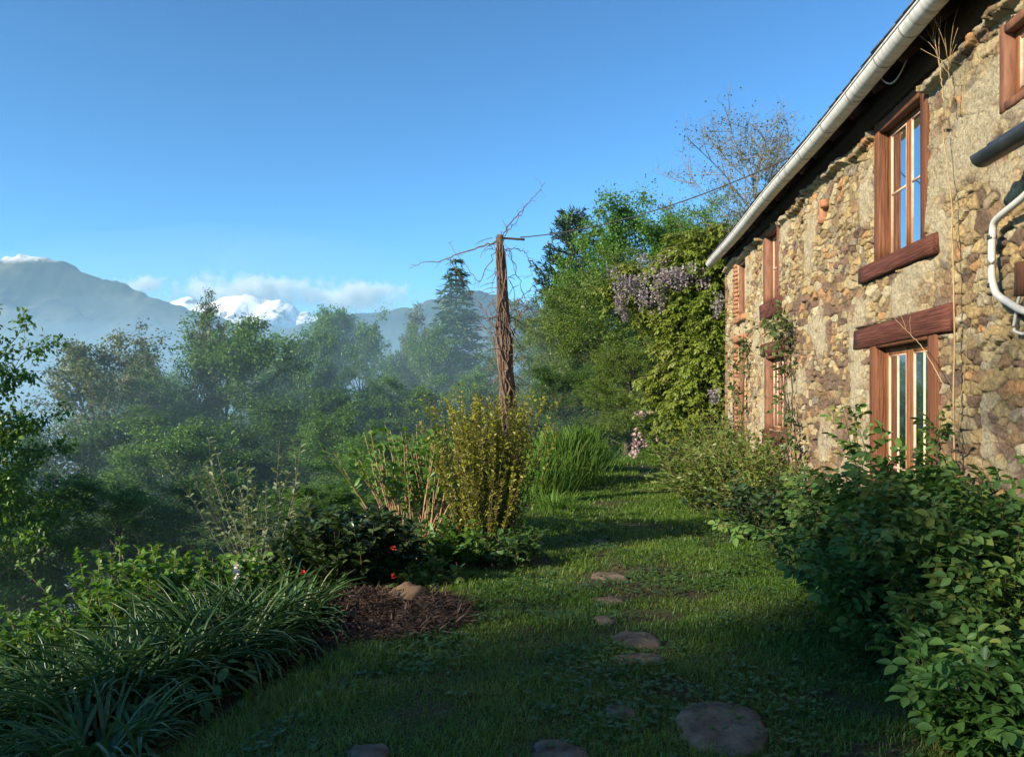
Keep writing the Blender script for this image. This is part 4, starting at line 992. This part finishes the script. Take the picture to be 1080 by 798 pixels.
# ---- strap-leaved clumps and tall grasses
def strap_template(bend, k=7):
    t = np.linspace(0, 1, k); th = bend * t ** 1.4
    y = np.concatenate([[0], np.cumsum(np.sin(th[1:]) / (k - 1))]); z = np.concatenate([[0], np.cumsum(np.cos(th[1:]) / (k - 1))])
    w = np.interp(t, [0, .15, .55, .9, 1], [.6, .9, 1, .5, .06]) * .5
    V = np.concatenate([np.stack([-w, y, z + w * .0], -1), np.stack([0 * w, y + .008, z - .012], -1), np.stack([w, y, z], -1)])
    Fq = [(i, k + i, k + i + 1, i + 1) for i in range(k - 1)] + [(k + i, 2 * k + i, 2 * k + i + 1, k + i + 1) for i in range(k - 1)]
    return V, [np.array(Fq)]
STR = [strap_template(b) for b in (.5, .9, 1.3, 1.7, 2.1, 2.5, .12, .28, .5)]
def clump(name, px, z, label, group, n, L, w, mat, rad, bends=(0, 6), seed=0, cat='plant', xy=None, spike=0, dz=0, lean=.35):
    r = np.random.default_rng(seed + 500); x, y = at(px, z) if xy is None else xy; g = gz(x, y) - .02 + dz; a = Acc()
    which = r.integers(bends[0], bends[1], n)
    for b in range(bends[0], bends[1]):
        m = int((which == b).sum())
        if not m: continue
        az = r.uniform(0, 2 * pi, m); q = np.sqrt(r.uniform(0, 1, m)) * rad
        if mat == 'tall_grass': q = np.abs(r.normal(0, .55, m)) * rad
        P = np.stack([np.cos(az) * q, np.sin(az) * q, np.zeros(m)], -1)
        P[:, 2] = terrain(x + P[:, 0], y + P[:, 1]) - g - .02
        az2 = az + r.normal(0, .7, m); yv = np.stack([np.cos(az2), np.sin(az2), np.zeros(m)], -1)
        tl = (r.uniform(0, lean, m) + (q / rad * .28 if mat == 'tall_grass' else 0))[:, None]
        zv = np.array([0, 0, 1.]) + yv * tl; zv /= np.linalg.norm(zv, axis=1)[:, None]
        xv = np.cross(yv, zv); xv /= np.linalg.norm(xv, axis=1)[:, None]; yv = np.cross(zv, xv)
        ln = L * r.uniform(.55, 1.1, m)
        if mat == 'tall_grass': ln = L * r.uniform(.35, 1.1, m) * (1 - .3 * np.clip(q / rad, 0, 1))
        ww = w * r.uniform(.7, 1.25, m)
        scatter(a, STR[b], P, np.stack([xv, yv, zv], -1), np.stack([ww, ln, ln], -1))
    if rad < .05: pass
    root = empty(name, (x, y, g)); tag(root, label, cat, group)
    a.build('foliage', M[mat], root, smooth=True)
    if spike:
        s = Acc(); fl = Acc()
        for i in range(spike):
            p = r.normal(0, .05, 3); p[2] = 0; C = curve_pts(p, (r.normal(0, .1), r.normal(0, .1), 1), .62, 5, 0, .05, r); s.tube(C, .004, 4)
            leaves_at(fl, np.repeat(lerp_line(C, np.linspace(.8, 1, 8)), 3, 0), .03, r, LEAF4, .7, .3)
        s.build('stem', M['straw'], root); fl.build('blossom', M['white_flower'], root)
    return root
DG = 'strap-leaved clumps in the near bed'
for i, (px, z, n, L, rd, lab) in enumerate([
    (25, 4.0, 170, .58, .22, 'strap-leaved clump in the bottom left corner'), (95, 4.2, 190, .62, .24, 'strap-leaved clump second from the left edge'),
    (60, 4.7, 170, .54, .24, 'strap-leaved clump in front of the lowest fresh shrub'), (165, 4.5, 200, .68, .25, 'big arching strap-leaved clump in the middle of the bed'),
    (150, 5.2, 180, .60, .25, 'strap-leaved clump in front of the tallest fresh shrub'), (230, 4.9, 200, .70, .25, 'strap-leaved clump leaning over the lawn edge'),
    (228, 5.5, 170, .74, .25, 'strap-leaved clump behind the one leaning over the lawn'), (285, 5.5, 200, .68, .24, 'strap-leaved clump beside the mulch heap'),
    (105, 3.65, 120, .50, .2, 'strap-leaved clump nearest the camera'), (315, 6.0, 130, .55, .2, 'small strap-leaved clump touching the mulch')]):
    clump('strap_plant', px, z, lab, DG, int(n * 1.5), L, .021, 'strap_leaf', rd, (1, 6), i)
clump('flowering_spike', 238, 6.1, 'thin plant with a white flower spike above the strap leaves', None, 12, .45, .02, 'strap_leaf', .06, (0, 3), 40, spike=2)
clump('grass_tuft', 292, 7.0, 'pale drooping grass tuft left of the mulch heap', None, 220, .5, .012, 'silver_leaf', .12, (2, 6), 41)
GG = 'tall grass clumps beside the path'
clump('tall_grass', 592, 14.6, 'bright green tall grass clump left of the path', GG, 1700, 1.2, .014, 'tall_grass', .5, (6, 9), 50, lean=.14)
clump('tall_grass', 568, 13.2, 'shorter grass clump beside the yellow shrub', GG, 1000, .9, .013, 'tall_grass', .45, (6, 9), 51, lean=.14)
clump('tall_grass', 615, 17, 'grass clump at the far end of the row', GG, 1000, 1.15, .014, 'tall_grass', .5, (6, 9), 52, lean=.14)
clump('tall_grass', 585, 11.3, 'low pale grass at the bend of the lawn edge', GG, 260, .45, .014, 'tall_grass', .35, (0, 4), 53)
clump('tall_grass', 697, 19.0, 'small green tuft at the end of the path', GG, 200, .8, .02, 'tall_grass', .3, (0, 4), 54)

# ---- lawn
STEP = [
    (764, 771, .42, .30, 'largest flat stepping stone, nearest the bottom edge'), (671, 677, .30, .20, 'rounded stepping stone, brighter of the close pair'),
    (675, 698, .27, .10, 'narrow stepping stone, nearer of the close pair'), (637, 657, .16, .07, 'small dull stepping stone left of the close pair'), (643, 634, .27, .12, 'pale jagged stepping stone half sunk in the grass'),
    (641, 606, .36, .16, 'flat stepping stone in the middle of the row'), (632, 571, .22, .14, 'small stepping stone farthest up the path'), (588, 792, .26, .14, 'stepping stone cut by the bottom edge'),
    (655, 752, .17, .10, 'small sunken stepping stone in the near grass'), (388, 800, .2, .12, 'pale stone at the bottom edge left of the path')]
STONES = [(*at(p_, EYE * F / (q_ - HZ)), w_, d_) for p_, q_, w_, d_, _ in STEP]
def lawn():
    a = Acc(); r = np.random.default_rng(77)
    def tmpl(b):
        y = [0, .25 * b, .8 * b]; z = [0, .55, 1 - .25 * b]
        V = np.array([(-.5, 0, 0), (.5, 0, 0), (-.38, y[1], z[1]), (.38, y[1], z[1]), (0, y[2], z[2])])
        return V, [np.array([(0, 1, 3, 2)]), np.array([(2, 3, 4)])]
    TT = [tmpl(b) for b in (.25, .6, 1.0, 1.5)]
    def patch(y0, y1, n, hgt_, w):
        Y = r.uniform(y0, y1, n); xe = np.interp(Y, EDGE_Y, EDGE_X)
        X = xe - .35 + r.uniform(0, 1, n) * (2.72 - xe + .35 + np.clip(Y - 15, 0, 8) * .25)
        inframe = (X * cY + Y * sY) / (-X * sY + Y * cY)
        pathx = np.interp(Y, [3, 4, 5.5, 7, 9, 12, 20], [.78, .62, .42, .25, .12, .3, 1.4])
        dpath = np.abs(X - pathx) / .42
        dens = fbm(X * 1.3, Y * 1.3, 21, 4); bare = sstep(.45, .60, dens + .10 * np.clip(dpath - .6, -.8, 1) + .05)
        near_wall = sstep(1.5, 2.1, X) * (Y < 9)
        keep = (r.uniform(0, 1, n) < (.05 + .95 * bare) * (1 - .65 * near_wall)) & (np.abs(inframe) < .72)
        for (sx_, sy_, w_, d_) in STONES: keep &= ~((np.abs(X - sx_) / (w_ * .5)) ** 2 + (np.abs(Y - sy_) / (d_ * .9)) ** 2 < r.uniform(.6, 1.15, n))
        X, Y, d2 = X[keep], Y[keep], dens[keep]; m = len(X)
        tuft = .55 + 1.0 * fbm(X * 2.3, Y * 2.3, 5, 3)
        edge_h = 1 + .9 * sstep(.35, -.3, X - np.interp(Y, EDGE_Y, EDGE_X))
        hh = hgt_ * tuft * edge_h * r.uniform(.5, 1.25, m)
        az = r.uniform(0, 2 * pi, m); yv = np.stack([np.cos(az), np.sin(az), np.zeros(m)], -1)
        zv = np.array([0, 0, 1.]) + yv * r.uniform(0, .55, (m, 1)); zv /= np.linalg.norm(zv, axis=1)[:, None]
        xv = np.cross(yv, zv); xv /= np.linalg.norm(xv, axis=1)[:, None]; yv = np.cross(zv, xv)
        R = np.stack([xv, yv, zv], -1); P = np.stack([X, Y, terrain(X, Y) - .004], -1); S = np.stack([np.full(m, w) * r.uniform(.7, 1.3, m), hh, hh], -1)
        wh = r.integers(0, 4, m)
        for b in range(4):
            q = wh == b
            if q.any(): scatter(a, TT[b], P[q], R[q], S[q])
    patch(2.6, 5.2, 95000, .046, .0042); patch(5.2, 8.5, 90000, .052, .0058); patch(8.5, 14, 75000, .072, .009); patch(14, 30, 60000, .10, .016)
    o = a.build('grass', M['grass']); tag(o, 'uneven green lawn of short grass beside the house', kind='stuff')
    # clover and small weeds among the grass
    c = Acc(); n = 13000
    Y = 2.7 + 7.5 * r.uniform(0, 1, n) ** 1.2; xe = np.interp(Y, EDGE_Y, EDGE_X); X = xe + r.uniform(0, 1, n) * (2.3 - xe)
    k = fbm(X * 1.9, Y * 1.9, 66, 3) + r.normal(0, .05, n) > .50; X, Y = X[k], Y[k]
    P = np.stack([X, Y, terrain(X, Y) + r.uniform(.015, .05, len(X))], -1)
    for s in range(3):
        az = r.uniform(0, 2 * pi, len(P)); leaves_at(c, P, .026, r, LEAF4, .85, .85, axis=np.stack([np.cos(az), np.sin(az), r.uniform(-.1, .5, len(P))], -1))
    tag(c.build('weeds', M['mid_leaf2']), 'small clover and weed leaves among the grass', kind='stuff')
    # dead leaves and straw bits on the bare soil by the bushes
    d = Acc(); n = 3600
    X = 2.6 - 3.2 * r.uniform(0, 1, n) ** 1.6; Y = r.uniform(2.8, 9.5, n); P = np.stack([X, Y, terrain(X, Y) + .008], -1); az = r.uniform(0, 2 * pi, n)
    leaves_at(d, P, .045, r, LEAF4, .3, .9, axis=np.stack([np.cos(az), np.sin(az), r.normal(0, .15, n)], -1))
    tag(d.build('litter', M['mulch']), 'brown leaf litter on the bare soil beside the bushes', kind='stuff')
lawn()

def undergrowth():
    r = np.random.default_rng(91); a = Acc()
    n = 3200
    Y = r.uniform(4, 60, n); xe = np.interp(Y, EDGE_Y, EDGE_X); X = xe - 2.4 - r.uniform(0, 1, n) ** 1.3 * (4 + Y * .75)
    s = .25 + .9 * r.uniform(0, 1, n) * np.clip(Y / 25, .3, 1.4)
    s *= np.clip((xe - 2.0 - X) / 3, .25, 1)
    ctr = np.stack([X, Y, terrain(X, Y)], -1)
    k = 26
    off = r.normal(0, 1, (n, k, 3)); off /= np.linalg.norm(off, axis=2, keepdims=True); off[..., 2] = np.abs(off[..., 2]) * .9
    P = (ctr[:, None] + off * s[:, None, None] * r.uniform(.4, 1, (n, k, 1))).reshape(-1, 3)
    sz = np.repeat(.05 + .006 * Y, k)
    ax = off.reshape(-1, 3) + r.normal(0, .6, (n * k, 3)); up = rdir(r, n * k) * .5 + np.array([0, 0, .5])
    sz = sz * r.uniform(.7, 1.3, n * k)
    scatter(a, LEAF4, P, frames(ax, up), np.stack([sz * .6, sz, sz], -1))
    tag(a.build('undergrowth', M['mid_leaf']), 'dim scrub covering the slope below the garden', kind='stuff')
    b = Acc(); n = 1500                                                   # leafy ground cover in the beds
    Y = r.uniform(3.5, 24, n); xe = np.interp(Y, EDGE_Y, EDGE_X); X = xe - .5 - r.uniform(0, 1, n) * 2.0
    k2 = ~((np.hypot(X + 1.75, Y - 5.7) < .8)); X, Y = X[k2], Y[k2]; n = len(X)
    ctr = np.stack([X, Y, terrain(X, Y)], -1); k = 10
    P = (ctr[:, None] + r.normal(0, .12, (n, k, 3)) * np.array([1, 1, .7]) + np.array([0, 0, .07])).reshape(-1, 3)
    leaves_at(b, P, .075, r, LEAF8, .6, .7)
    tag(b.build('ground_cover', M['mid_leaf2'], smooth=True), 'leafy green ground cover in the left bed', kind='stuff')
undergrowth()

# ---- stepping stones
for i, (px, py, wd, dp, lab) in enumerate(STEP):
    z = EYE * F / (py - HZ); x, y = at(px, z); r = np.random.default_rng(i + 300)
    n = 28; a = Acc(); ang = np.arange(n) / n * 2 * pi
    rr = 1 + .42 * (fbm(np.cos(ang) * 1.4 + i * 9, np.sin(ang) * 1.4, 3, 3) - .5) * 2
    rings = [(1.0, -.06), (1.02, .008), (.95, .019), (.75, .026), (.45, .028), (.15, .028)]
    V = []
    for q, hz in rings: V += [(wd * .5 * q * rr[k] * cos(ang[k]), wd * .5 * dp / wd * 1.9 * q * rr[k] * sin(ang[k]), hz + (fbm(cos(ang[k]) * q * 3 + i, sin(ang[k]) * q * 3, 8, 3) - .5) * .034) for k in range(n)]
    Fq = [(j * n + k, j * n + (k + 1) % n, (j + 1) * n + (k + 1) % n, (j + 1) * n + k) for j in range(len(rings) - 1) for k in range(n)]
    a.add(V, Fq, [list(range((len(rings) - 1) * n, len(rings) * n))])
    o = a.build('stepping_stone', M['stone'], smooth=True); o.location = (x, y, gz(x, y)); o.rotation_euler = (0, 0, r.normal(0, .15))
    tag(o, lab, 'stone', 'stepping stones in the lawn')

# ---- mulch heap and rock
def mulch():
    r = np.random.default_rng(17); cx, cy = at(366, 5.85)
    n = 60; u = np.linspace(-1, 1, n); gx, gy = np.meshgrid(u, u, indexing='ij')
    rr = np.hypot(gx, gy); X = cx + gx * .92; Y = cy + gy * .75
    hh = .22 * np.clip(1 - rr, 0, 1) ** .8 * (.5 + fbm(X * 3, Y * 3, 2, 4)) + (fbm(X * 14, Y * 14, 4, 3) - .5) * .05
    Z = terrain(X, Y) + np.where(rr < 1, hh, -.05)
    a = Acc(); i = np.arange(n - 1)[:, None] * n; j = np.arange(n - 1)[None]
    a.add(np.stack([X, Y, Z], -1).reshape(-1, 3), np.stack([i + j, i + n + j, i + n + j + 1, i + j + 1], -1).reshape(-1, 4))
    m = 9000; q = np.sqrt(r.uniform(0, 1, m)) * 1.02; t = r.uniform(0, 2 * pi, m)
    px = cx + q * np.cos(t) * .92; py = cy + q * np.sin(t) * .75
    pz = terrain(px, py) + .22 * np.clip(1 - q, 0, 1) ** .8 * (.5 + fbm(px * 3, py * 3, 2, 4)) + .012
    ax = np.stack([r.normal(0, 1, m), r.normal(0, 1, m), r.normal(0, .3, m)], -1)
    leaves_at(a, np.stack([px, py, pz], -1), .10, r, LEAF4, .10, .6, axis=ax, svar=.6)
    o = a.build('mulch', M['mulch']); tag(o, 'brown heap of dead stems and mulch at the bed edge', kind='stuff')
    x, y = at(424, 6.0); b = Acc(); n1, n2 = 20, 12
    th = np.arange(n1) / n1 * 2 * pi; ph = np.linspace(.05, pi - .05, n2); T, Pp = np.meshgrid(th, ph)
    V = np.stack([np.cos(T) * np.sin(Pp), np.sin(T) * np.sin(Pp), np.cos(Pp)], -1)
    V = V * (1 + (fbm(V[..., 0] * 1.6 + 4, V[..., 2] * 1.6 + V[..., 1], 6, 4) - .5)[..., None] * .9) * np.array([.19, .12, .11])
    i = np.arange(n2 - 1)[:, None] * n1; j = np.arange(n1)[None]; j2 = (j + 1) % n1
    b.add(V.reshape(-1, 3), np.stack([i + j, i + n1 + j, i + n1 + j2, i + j2], -1).reshape(-1, 4), [list(range(n1))], [list(range((n2 - 1) * n1, n1 * n2))[::-1]])
    o = b.build('rock', M['rock'], smooth=True); o.location = (x, y, gz(x, y) + .11); o.rotation_euler = (.2, -.35, .4)
    tag(o, 'tan rock lying on the brown mulch heap', 'rock')
mulch()

# ---- vine-wrapped post, overhead wire
PZ = 11.6
def post():
    x, y = at(541, PZ); g = gz(x, y); top = hgt(248, PZ); tx, ty = at(527, PZ); H = top - g
    r = np.random.default_rng(23)
    ax = lambda t: np.array([(tx - x) * t, (ty - y) * t, H * t])
    n = 14; P = np.array([ax(t) for t in np.linspace(-.05, 1, n)])
    root = empty('post', (x, y, g)); tag(root, 'tall leaning wooden post wrapped in dead vine', 'post')
    a = Acc(); a.tube(P, np.linspace(.080, .042, n), 12); a.build('pole', M['post'], root, smooth=False)
    c = Acc(); e = ax(.99); c.beam(e + np.array([0, 0, 0]), e + np.array([.36, .05, -.02]), .022, .026); c.build('bracket', M['darkwood'], root)
    v = Acc()
    for k in range(48):
        t = np.linspace(r.uniform(-.02, .45), r.uniform(.55, 1.0), 40) if k < 34 else np.linspace(r.uniform(.4, .7), r.uniform(.93, 1.02), 40); ph = r.uniform(0, 6.28); tw = r.normal(0, 5) ; rad = .062 + r.uniform(0, .05)
        bul = 1 + .55 * np.exp(-((t - .62) / .14) ** 2) * r.uniform(0, 1) + .8 * np.exp(-((t - .28) / .18) ** 2) * r.uniform(0, 1)
        pts = np.array([ax(q) for q in t]); aa = ph + tw * t + np.cumsum(r.normal(0, .12, 40))
        rr = rad * bul * (1 - .4 * t)
        pts[:, 0] += np.cos(aa) * rr; pts[:, 1] += np.sin(aa) * rr
        v.tube(pts, np.linspace(r.uniform(.011, .027), .007, 40), 5)
    for k in range(130):                                                  # loose strands and snapped ends
        t = r.uniform(.1, 1.0); az = r.uniform(0, 6.28); p = ax(t) + np.array([cos(az), sin(az), 0]) * .11
        d = np.array([cos(az) * r.uniform(.2, 1), sin(az) * .6, r.uniform(-.9, .9)])
        v.tube(curve_pts(p, d, r.uniform(.10, .38), 5, .5, .5, r), [.006, .005, .005, .004, .003], 4, cap=False)
    def runner(t, pxs, pys, rd, k=5, twig=8):
        """long runner leaving the post; its shape is given by a few bend points"""
        pts = []
        for i_, (qx, qy) in enumerate(zip(pxs, pys)):
            zz = PZ + .12 * i_; X, Y = at(qx, zz); pts.append((X - x, Y - y, hgt(qy, zz) - g))
        pts = np.array([ax(t)] + pts); tt = np.linspace(0, len(pts) - 1, 24)
        C = np.stack([np.interp(tt, np.arange(len(pts)), pts[:, c_]) for c_ in range(3)], -1); C[1:-1] = (C[:-2] + 2 * C[1:-1] + C[2:]) / 4; C[1:-1] += r.normal(0, .012, C[1:-1].shape)
        v.tube(C, np.linspace(rd, .003, 24), k, cap=False)
        for q in range(twig):
            p = lerp_line(C, np.array([r.uniform(.1, 1)]))[0]; v.tube(curve_pts(p, rdir(r, 1)[0] + np.array([0, 0, .2]), r.uniform(.06, .2), 4, 0, .4, r), [.004, .003, .003, .002], 3, cap=False)
    runner(.98, (515, 495, 470, 440, 433), (257, 263, 273, 280, 279), .016)
    runner(.98, (520, 505, 490, 473), (268, 300, 278, 256), .009)
    runner(.97, (534, 548, 562, 575), (240, 225, 210, 192), .011)
    runner(.97, (536, 546, 556), (243, 232, 215), .008)
    runner(.92, (536, 545, 552, 560), (262, 285, 310, 335), .007)
    runner(.62, (512, 500, 485, 470), (330, 312, 290, 270), .008)
    runner(.66, (544, 556, 566, 572), (322, 308, 298, 290), .007)
    runner(.60, (548, 558, 568), (332, 318, 305), .008)
    runner(.45, (520, 512, 505), (345, 330, 322), .009)
    runner(.42, (545, 553, 563), (335, 327, 324), .010)
    runner(.40, (518, 509, 500), (350, 343, 352), .010)
    runner(.95, (545, 557, 562), (262, 268, 290), .007)
    o = v.build('dead_vine', M['dryvine'], smooth=True); o.location = (x, y, g)
    tag(o, 'dead twisted vine strangling the leaning post', 'vine')
    # overhead wire from the post to the eaves
    p0 = np.array([tx, ty, top - .03]) + np.array([.30, .04, 0]); p1 = np.array([GX + .02, 9.46, float(gutter_z(9.46)) + .10])
    t = np.linspace(0, 1, 40)[:, None]; C = p0 + (p1 - p0) * t; C[:, 2] -= .18 * (4 * t * (1 - t))[:, 0]
    w = Acc(); w.tube(C, .0085, 5); tag(w.build('overhead_wire', M['cable']), 'black wire running from the post top to the eaves', 'wire')
post()

# ---- wisteria over the far end of the house
def wisteria():
    r = np.random.default_rng(61); x, y = at(735, 17.4); g = gz(x, y)
    root = empty('wisteria', (x, y, g)); tag(root, 'yellow-green wisteria with mauve flower clusters at the far house end', 'climber')
    fo = Acc(); wd = Acc(); fl = Acc()
    blobs = [(748, 258, 17.0, 20, 14), (757, 290, 16.7, 18, 26), (728, 268, 17.4, 24, 10), (705, 280, 17.9, 24, 8), (680, 290, 18.3, 20, 9), (660, 305, 18.6, 14, 10), (748, 325, 16.9, 24, 30), (728, 345, 17.4, 24, 30), (756, 380, 16.7, 16, 38), (742, 405, 17.0, 24, 34),
             (722, 390, 17.6, 22, 28), (706, 330, 18.0, 20, 18), (748, 440, 16.8, 22, 24), (724, 440, 17.3, 22, 22), (742, 300, 17.0, 24, 26), (760, 340, 16.5, 12, 40), (705, 405, 17.9, 16, 16), (690, 315, 18.2, 14, 12)]
    base = np.array([x, y, g])
    for (bx, by, z, rx, ry) in blobs:
        X, Y = at(bx, z); c = np.array([X, Y, hgt(by, z)]) - base; rx_, rz_ = rx / F * z, ry / F * z
        n = int(8 + rx * ry * .125)
        for k in range(n):
            d = rdir(r, 1)[0] * r.uniform(.35, 1.05); p = c + d * np.array([rx_, rx_ * .8, rz_])
            dr = np.array([d[0], d[1], .25]) + r.normal(0, .4, 3)
            C = curve_pts(p, dr, r.uniform(.35, .8), 6, 1.3, .3, r); wd.tube(C, [.007, .006, .006, .005, .004, .003], 3, cap=False)
            m = 30; t = r.uniform(.0, 1, m); P = lerp_line(C, t)
            az = r.uniform(0, 2 * pi, m); ax = np.stack([np.cos(az), np.sin(az), r.uniform(-1.0, .1, m)], -1)
            s = .155 * r.uniform(.7, 1.2, m); scatter(fo, COMP7 if k % 3 else COMP5, P, frames(ax, rdir(r, m) * .4 + np.array([0, 0, .7])), s)
    for (bx, by, z, rx, ry, n) in [(722, 288, 16.9, 34, 9, 46), (665, 296, 17.9, 16, 12, 22), (690, 308, 17.5, 20, 10, 15), (655, 318, 18.2, 7, 14, 10), (757, 312, 15.9, 5, 14, 4), (754, 412, 15.9, 6, 10, 4), (700, 272, 17.6, 30, 6, 14)]:
        for k in range(n):
            X, Y = at(bx + r.normal(0, .5) * rx, z - r.uniform(0, .7)); p = np.array([X, Y, hgt(by + r.normal(0, .5) * ry, z)]) - base
            L = r.uniform(.22, .42); m = 46; t = r.uniform(0, 1, m); rad = .055 * (1 - t * .85)
            az = r.uniform(0, 2 * pi, m); P = p + np.stack([np.cos(az) * rad, np.sin(az) * rad, -t * L], -1)
            leaves_at(fl, P, .05, r, LEAF4, .75, .3, axis=np.stack([np.cos(az), np.sin(az), -.5 + 0 * az], -1))
    for k in range(5):                                                    # main stems up the house corner
        X, Y = at(762 - k * 9, 16.6 + .2 * k); p = np.array([X, Y, gz(X, Y)]) - base
        wd.tube(curve_pts(p, (r.normal(0, .15), r.normal(0, .1), 1), r.uniform(2.0, 2.8), 14, 0, .12, r), np.linspace(.04, .02, 14), 7)
    wd.build('stem', M['bark'], root); fo.build('foliage', M['wist_leaf'], root, smooth=True); fl.build('blossom', M['wist_flower'], root)
wisteria()
def pink(root, r):
    a = Acc(); n = 60
    for i in range(n):
        d = rdir(r, 1)[0]; d[2] = abs(d[2]); p = d * np.array([.95, .9, 2.0]) * r.uniform(.75, 1.0)
        leaves_at(a, np.repeat(p[None], 9, 0) + r.normal(0, .03, (9, 3)), .085, r, LEAF4, .8, .3)
    a.build('blossom', M['pink_flower'], root)
shrub('blossom_shrub', 700, 20.5, 'shrub dotted with pale pink blossom at the end of the path', None, 60, 1.95, .5, (.1, .55), LEAF4, .10, 40, .6, .1, 'oak_leaf', 'darktwig', base_r=.3, seed=70, extra=pink)
shrub('dark_shrub', 658, 25, 'dark clipped bush closing the end of the grass path', None, 90, 1.1, .5, (.1, .8), LEAF4, .11, 60, .6, .05, 'dark_leaf', 'darktwig', base_r=.7, seed=71)
shrub('dark_shrub', 676, 26, 'second dark bush closing the end of the grass path, nearer the house', None, 80, 1.0, .5, (.1, .8), LEAF4, .11, 60, .6, .05, 'dark_leaf', 'darktwig', base_r=.7, seed=72)

# ---- climbers and dry stems on the wall
def climber(label, pts, n, seed, ls=.075, spread=.22):
    r = np.random.default_rng(seed); st = Acc(); fo = Acc()
    p = np.array(pts, float); base = np.array([WX - .08, p[0][0], gz(WX - .1, p[0][0])])
    tt = np.linspace(0, len(p) - 1, 30); C = np.stack([np.full(30, WX - .09) + r.normal(0, .012, 30), np.interp(tt, np.arange(len(p)), p[:, 0]), np.interp(tt, np.arange(len(p)), p[:, 1])], -1) - base
    C[1:-1] += r.normal(0, .02, (28, 3)) * np.array([.3, 1, 1]); st.tube(C, np.linspace(.014, .005, 30), 5)
    for k in range(26):
        q = lerp_line(C, np.array([r.uniform(.15, 1)]))[0]
        B = curve_pts(q, (-.3 + r.normal(0, .15), r.normal(0, .8), r.uniform(-.3, .9)), r.uniform(.2, .6), 6, .2, .3, r); st.tube(B, np.linspace(.005, .002, 6), 3, cap=False)
        m = n; P = lerp_line(B, r.uniform(.1, 1, m)) + r.normal(0, .03, (m, 3)); P[:, 0] = np.minimum(P[:, 0], .03)
        leaves_at(fo, P, ls, r, LEAF8, .62, .45)
    root = empty('climbing_plant', tuple(base)); tag(root, label, 'climber', 'climbers on the stone wall')
    st.build('stem', M['darktwig'], root); fo.build('foliage', M['ivy'], root, smooth=True)
climber('leafy climber right of the far lower window', [(10.2, 0), (10.35, .9), (10.5, 1.6), (10.6, 2.2), (10.75, 2.5)], 13, 1)
climber('thin climber above the far lower window', [(10.7, 0.2), (10.85, 1.5), (11.3, 2.45), (12.3, 2.75)], 6, 2, .06)
climber('sparse climber at the narrow far window', [(13.8, 0), (13.85, .9), (13.75, 1.8), (13.5, 2.6)], 10, 3, .08)
SGp = 'dry stems against the stone wall'
def dry(label, pts, rd, seed, twigs=4, off=.10, tip=False):
    r = np.random.default_rng(seed); p = np.array(pts, float); n = 26; tt = np.linspace(0, len(p) - 1, n)
    C = np.stack([WX - off + 0 * tt, np.interp(tt, np.arange(len(p)), p[:, 0]), np.interp(tt, np.arange(len(p)), p[:, 1])], -1); C[1:-1] = (C[:-2] + 2 * C[1:-1] + C[2:]) / 4
    C += r.normal(0, .0025, C.shape); b = C[0].copy(); a = Acc(); a.tube(C - b, np.linspace(rd, rd * .4, n), 6)
    for k in range(twigs):
        q = lerp_line(C - b, np.array([r.uniform(.5, 1)]))[0]; a.tube(curve_pts(q, (-.1, r.normal(0, .5), 1), r.uniform(.15, .5), 5, .1, .2, r), np.linspace(rd * .4, .0015, 5), 4)
    o = a.build('dry_stem', M['straw']); o.location = tuple(b); tag(o, label, 'stem', SGp)
dry('tall straw-coloured stem on the wall between the upper window and the downpipe', [(5.92, .2), (5.95, 1.3), (5.96, 2.4), (5.99, 3.0), (6.14, 3.6)], .008, 1, 6)
dry('slanting dry stem crossing the right end of the timber lintel', [(6.02, 1.7), (6.4, 2.0), (6.95, 2.27)], .004, 2, 2, .14)
dry('curved thin dry stem right of the tall straw-coloured stem', [(5.9, 1.4), (5.75, 1.95), (5.55, 2.5)], .0035, 3, 4)
dry('feathery dead stalk under the gutter', [(5.98, 3.72), (6.04, 4.0), (6.16, 4.30)], .0045, 4, 9, .16)
dry('second thin dead stalk on the wall beside the first one under the gutter', [(5.92, 3.66), (5.93, 3.85), (5.97, 4.05)], .0035, 5, 7, .14)

# ------------------------------------------------------------------ output
vs = SC.view_settings; vs.view_transform = 'Standard'; vs.look = 'None'; vs.gamma = 1; vs.exposure = EXPO; vs.use_curve_mapping = False
cy = SC.cycles
cy.use_denoising = True; cy.max_bounces = 8; cy.diffuse_bounces = 3; cy.glossy_bounces = 3; cy.transmission_bounces = 4; cy.transparent_max_bounces = 8; cy.volume_bounces = 6
cy.volume_step_rate = 2.0; cy.volume_max_steps = 128; cy.sample_clamp_indirect = 6
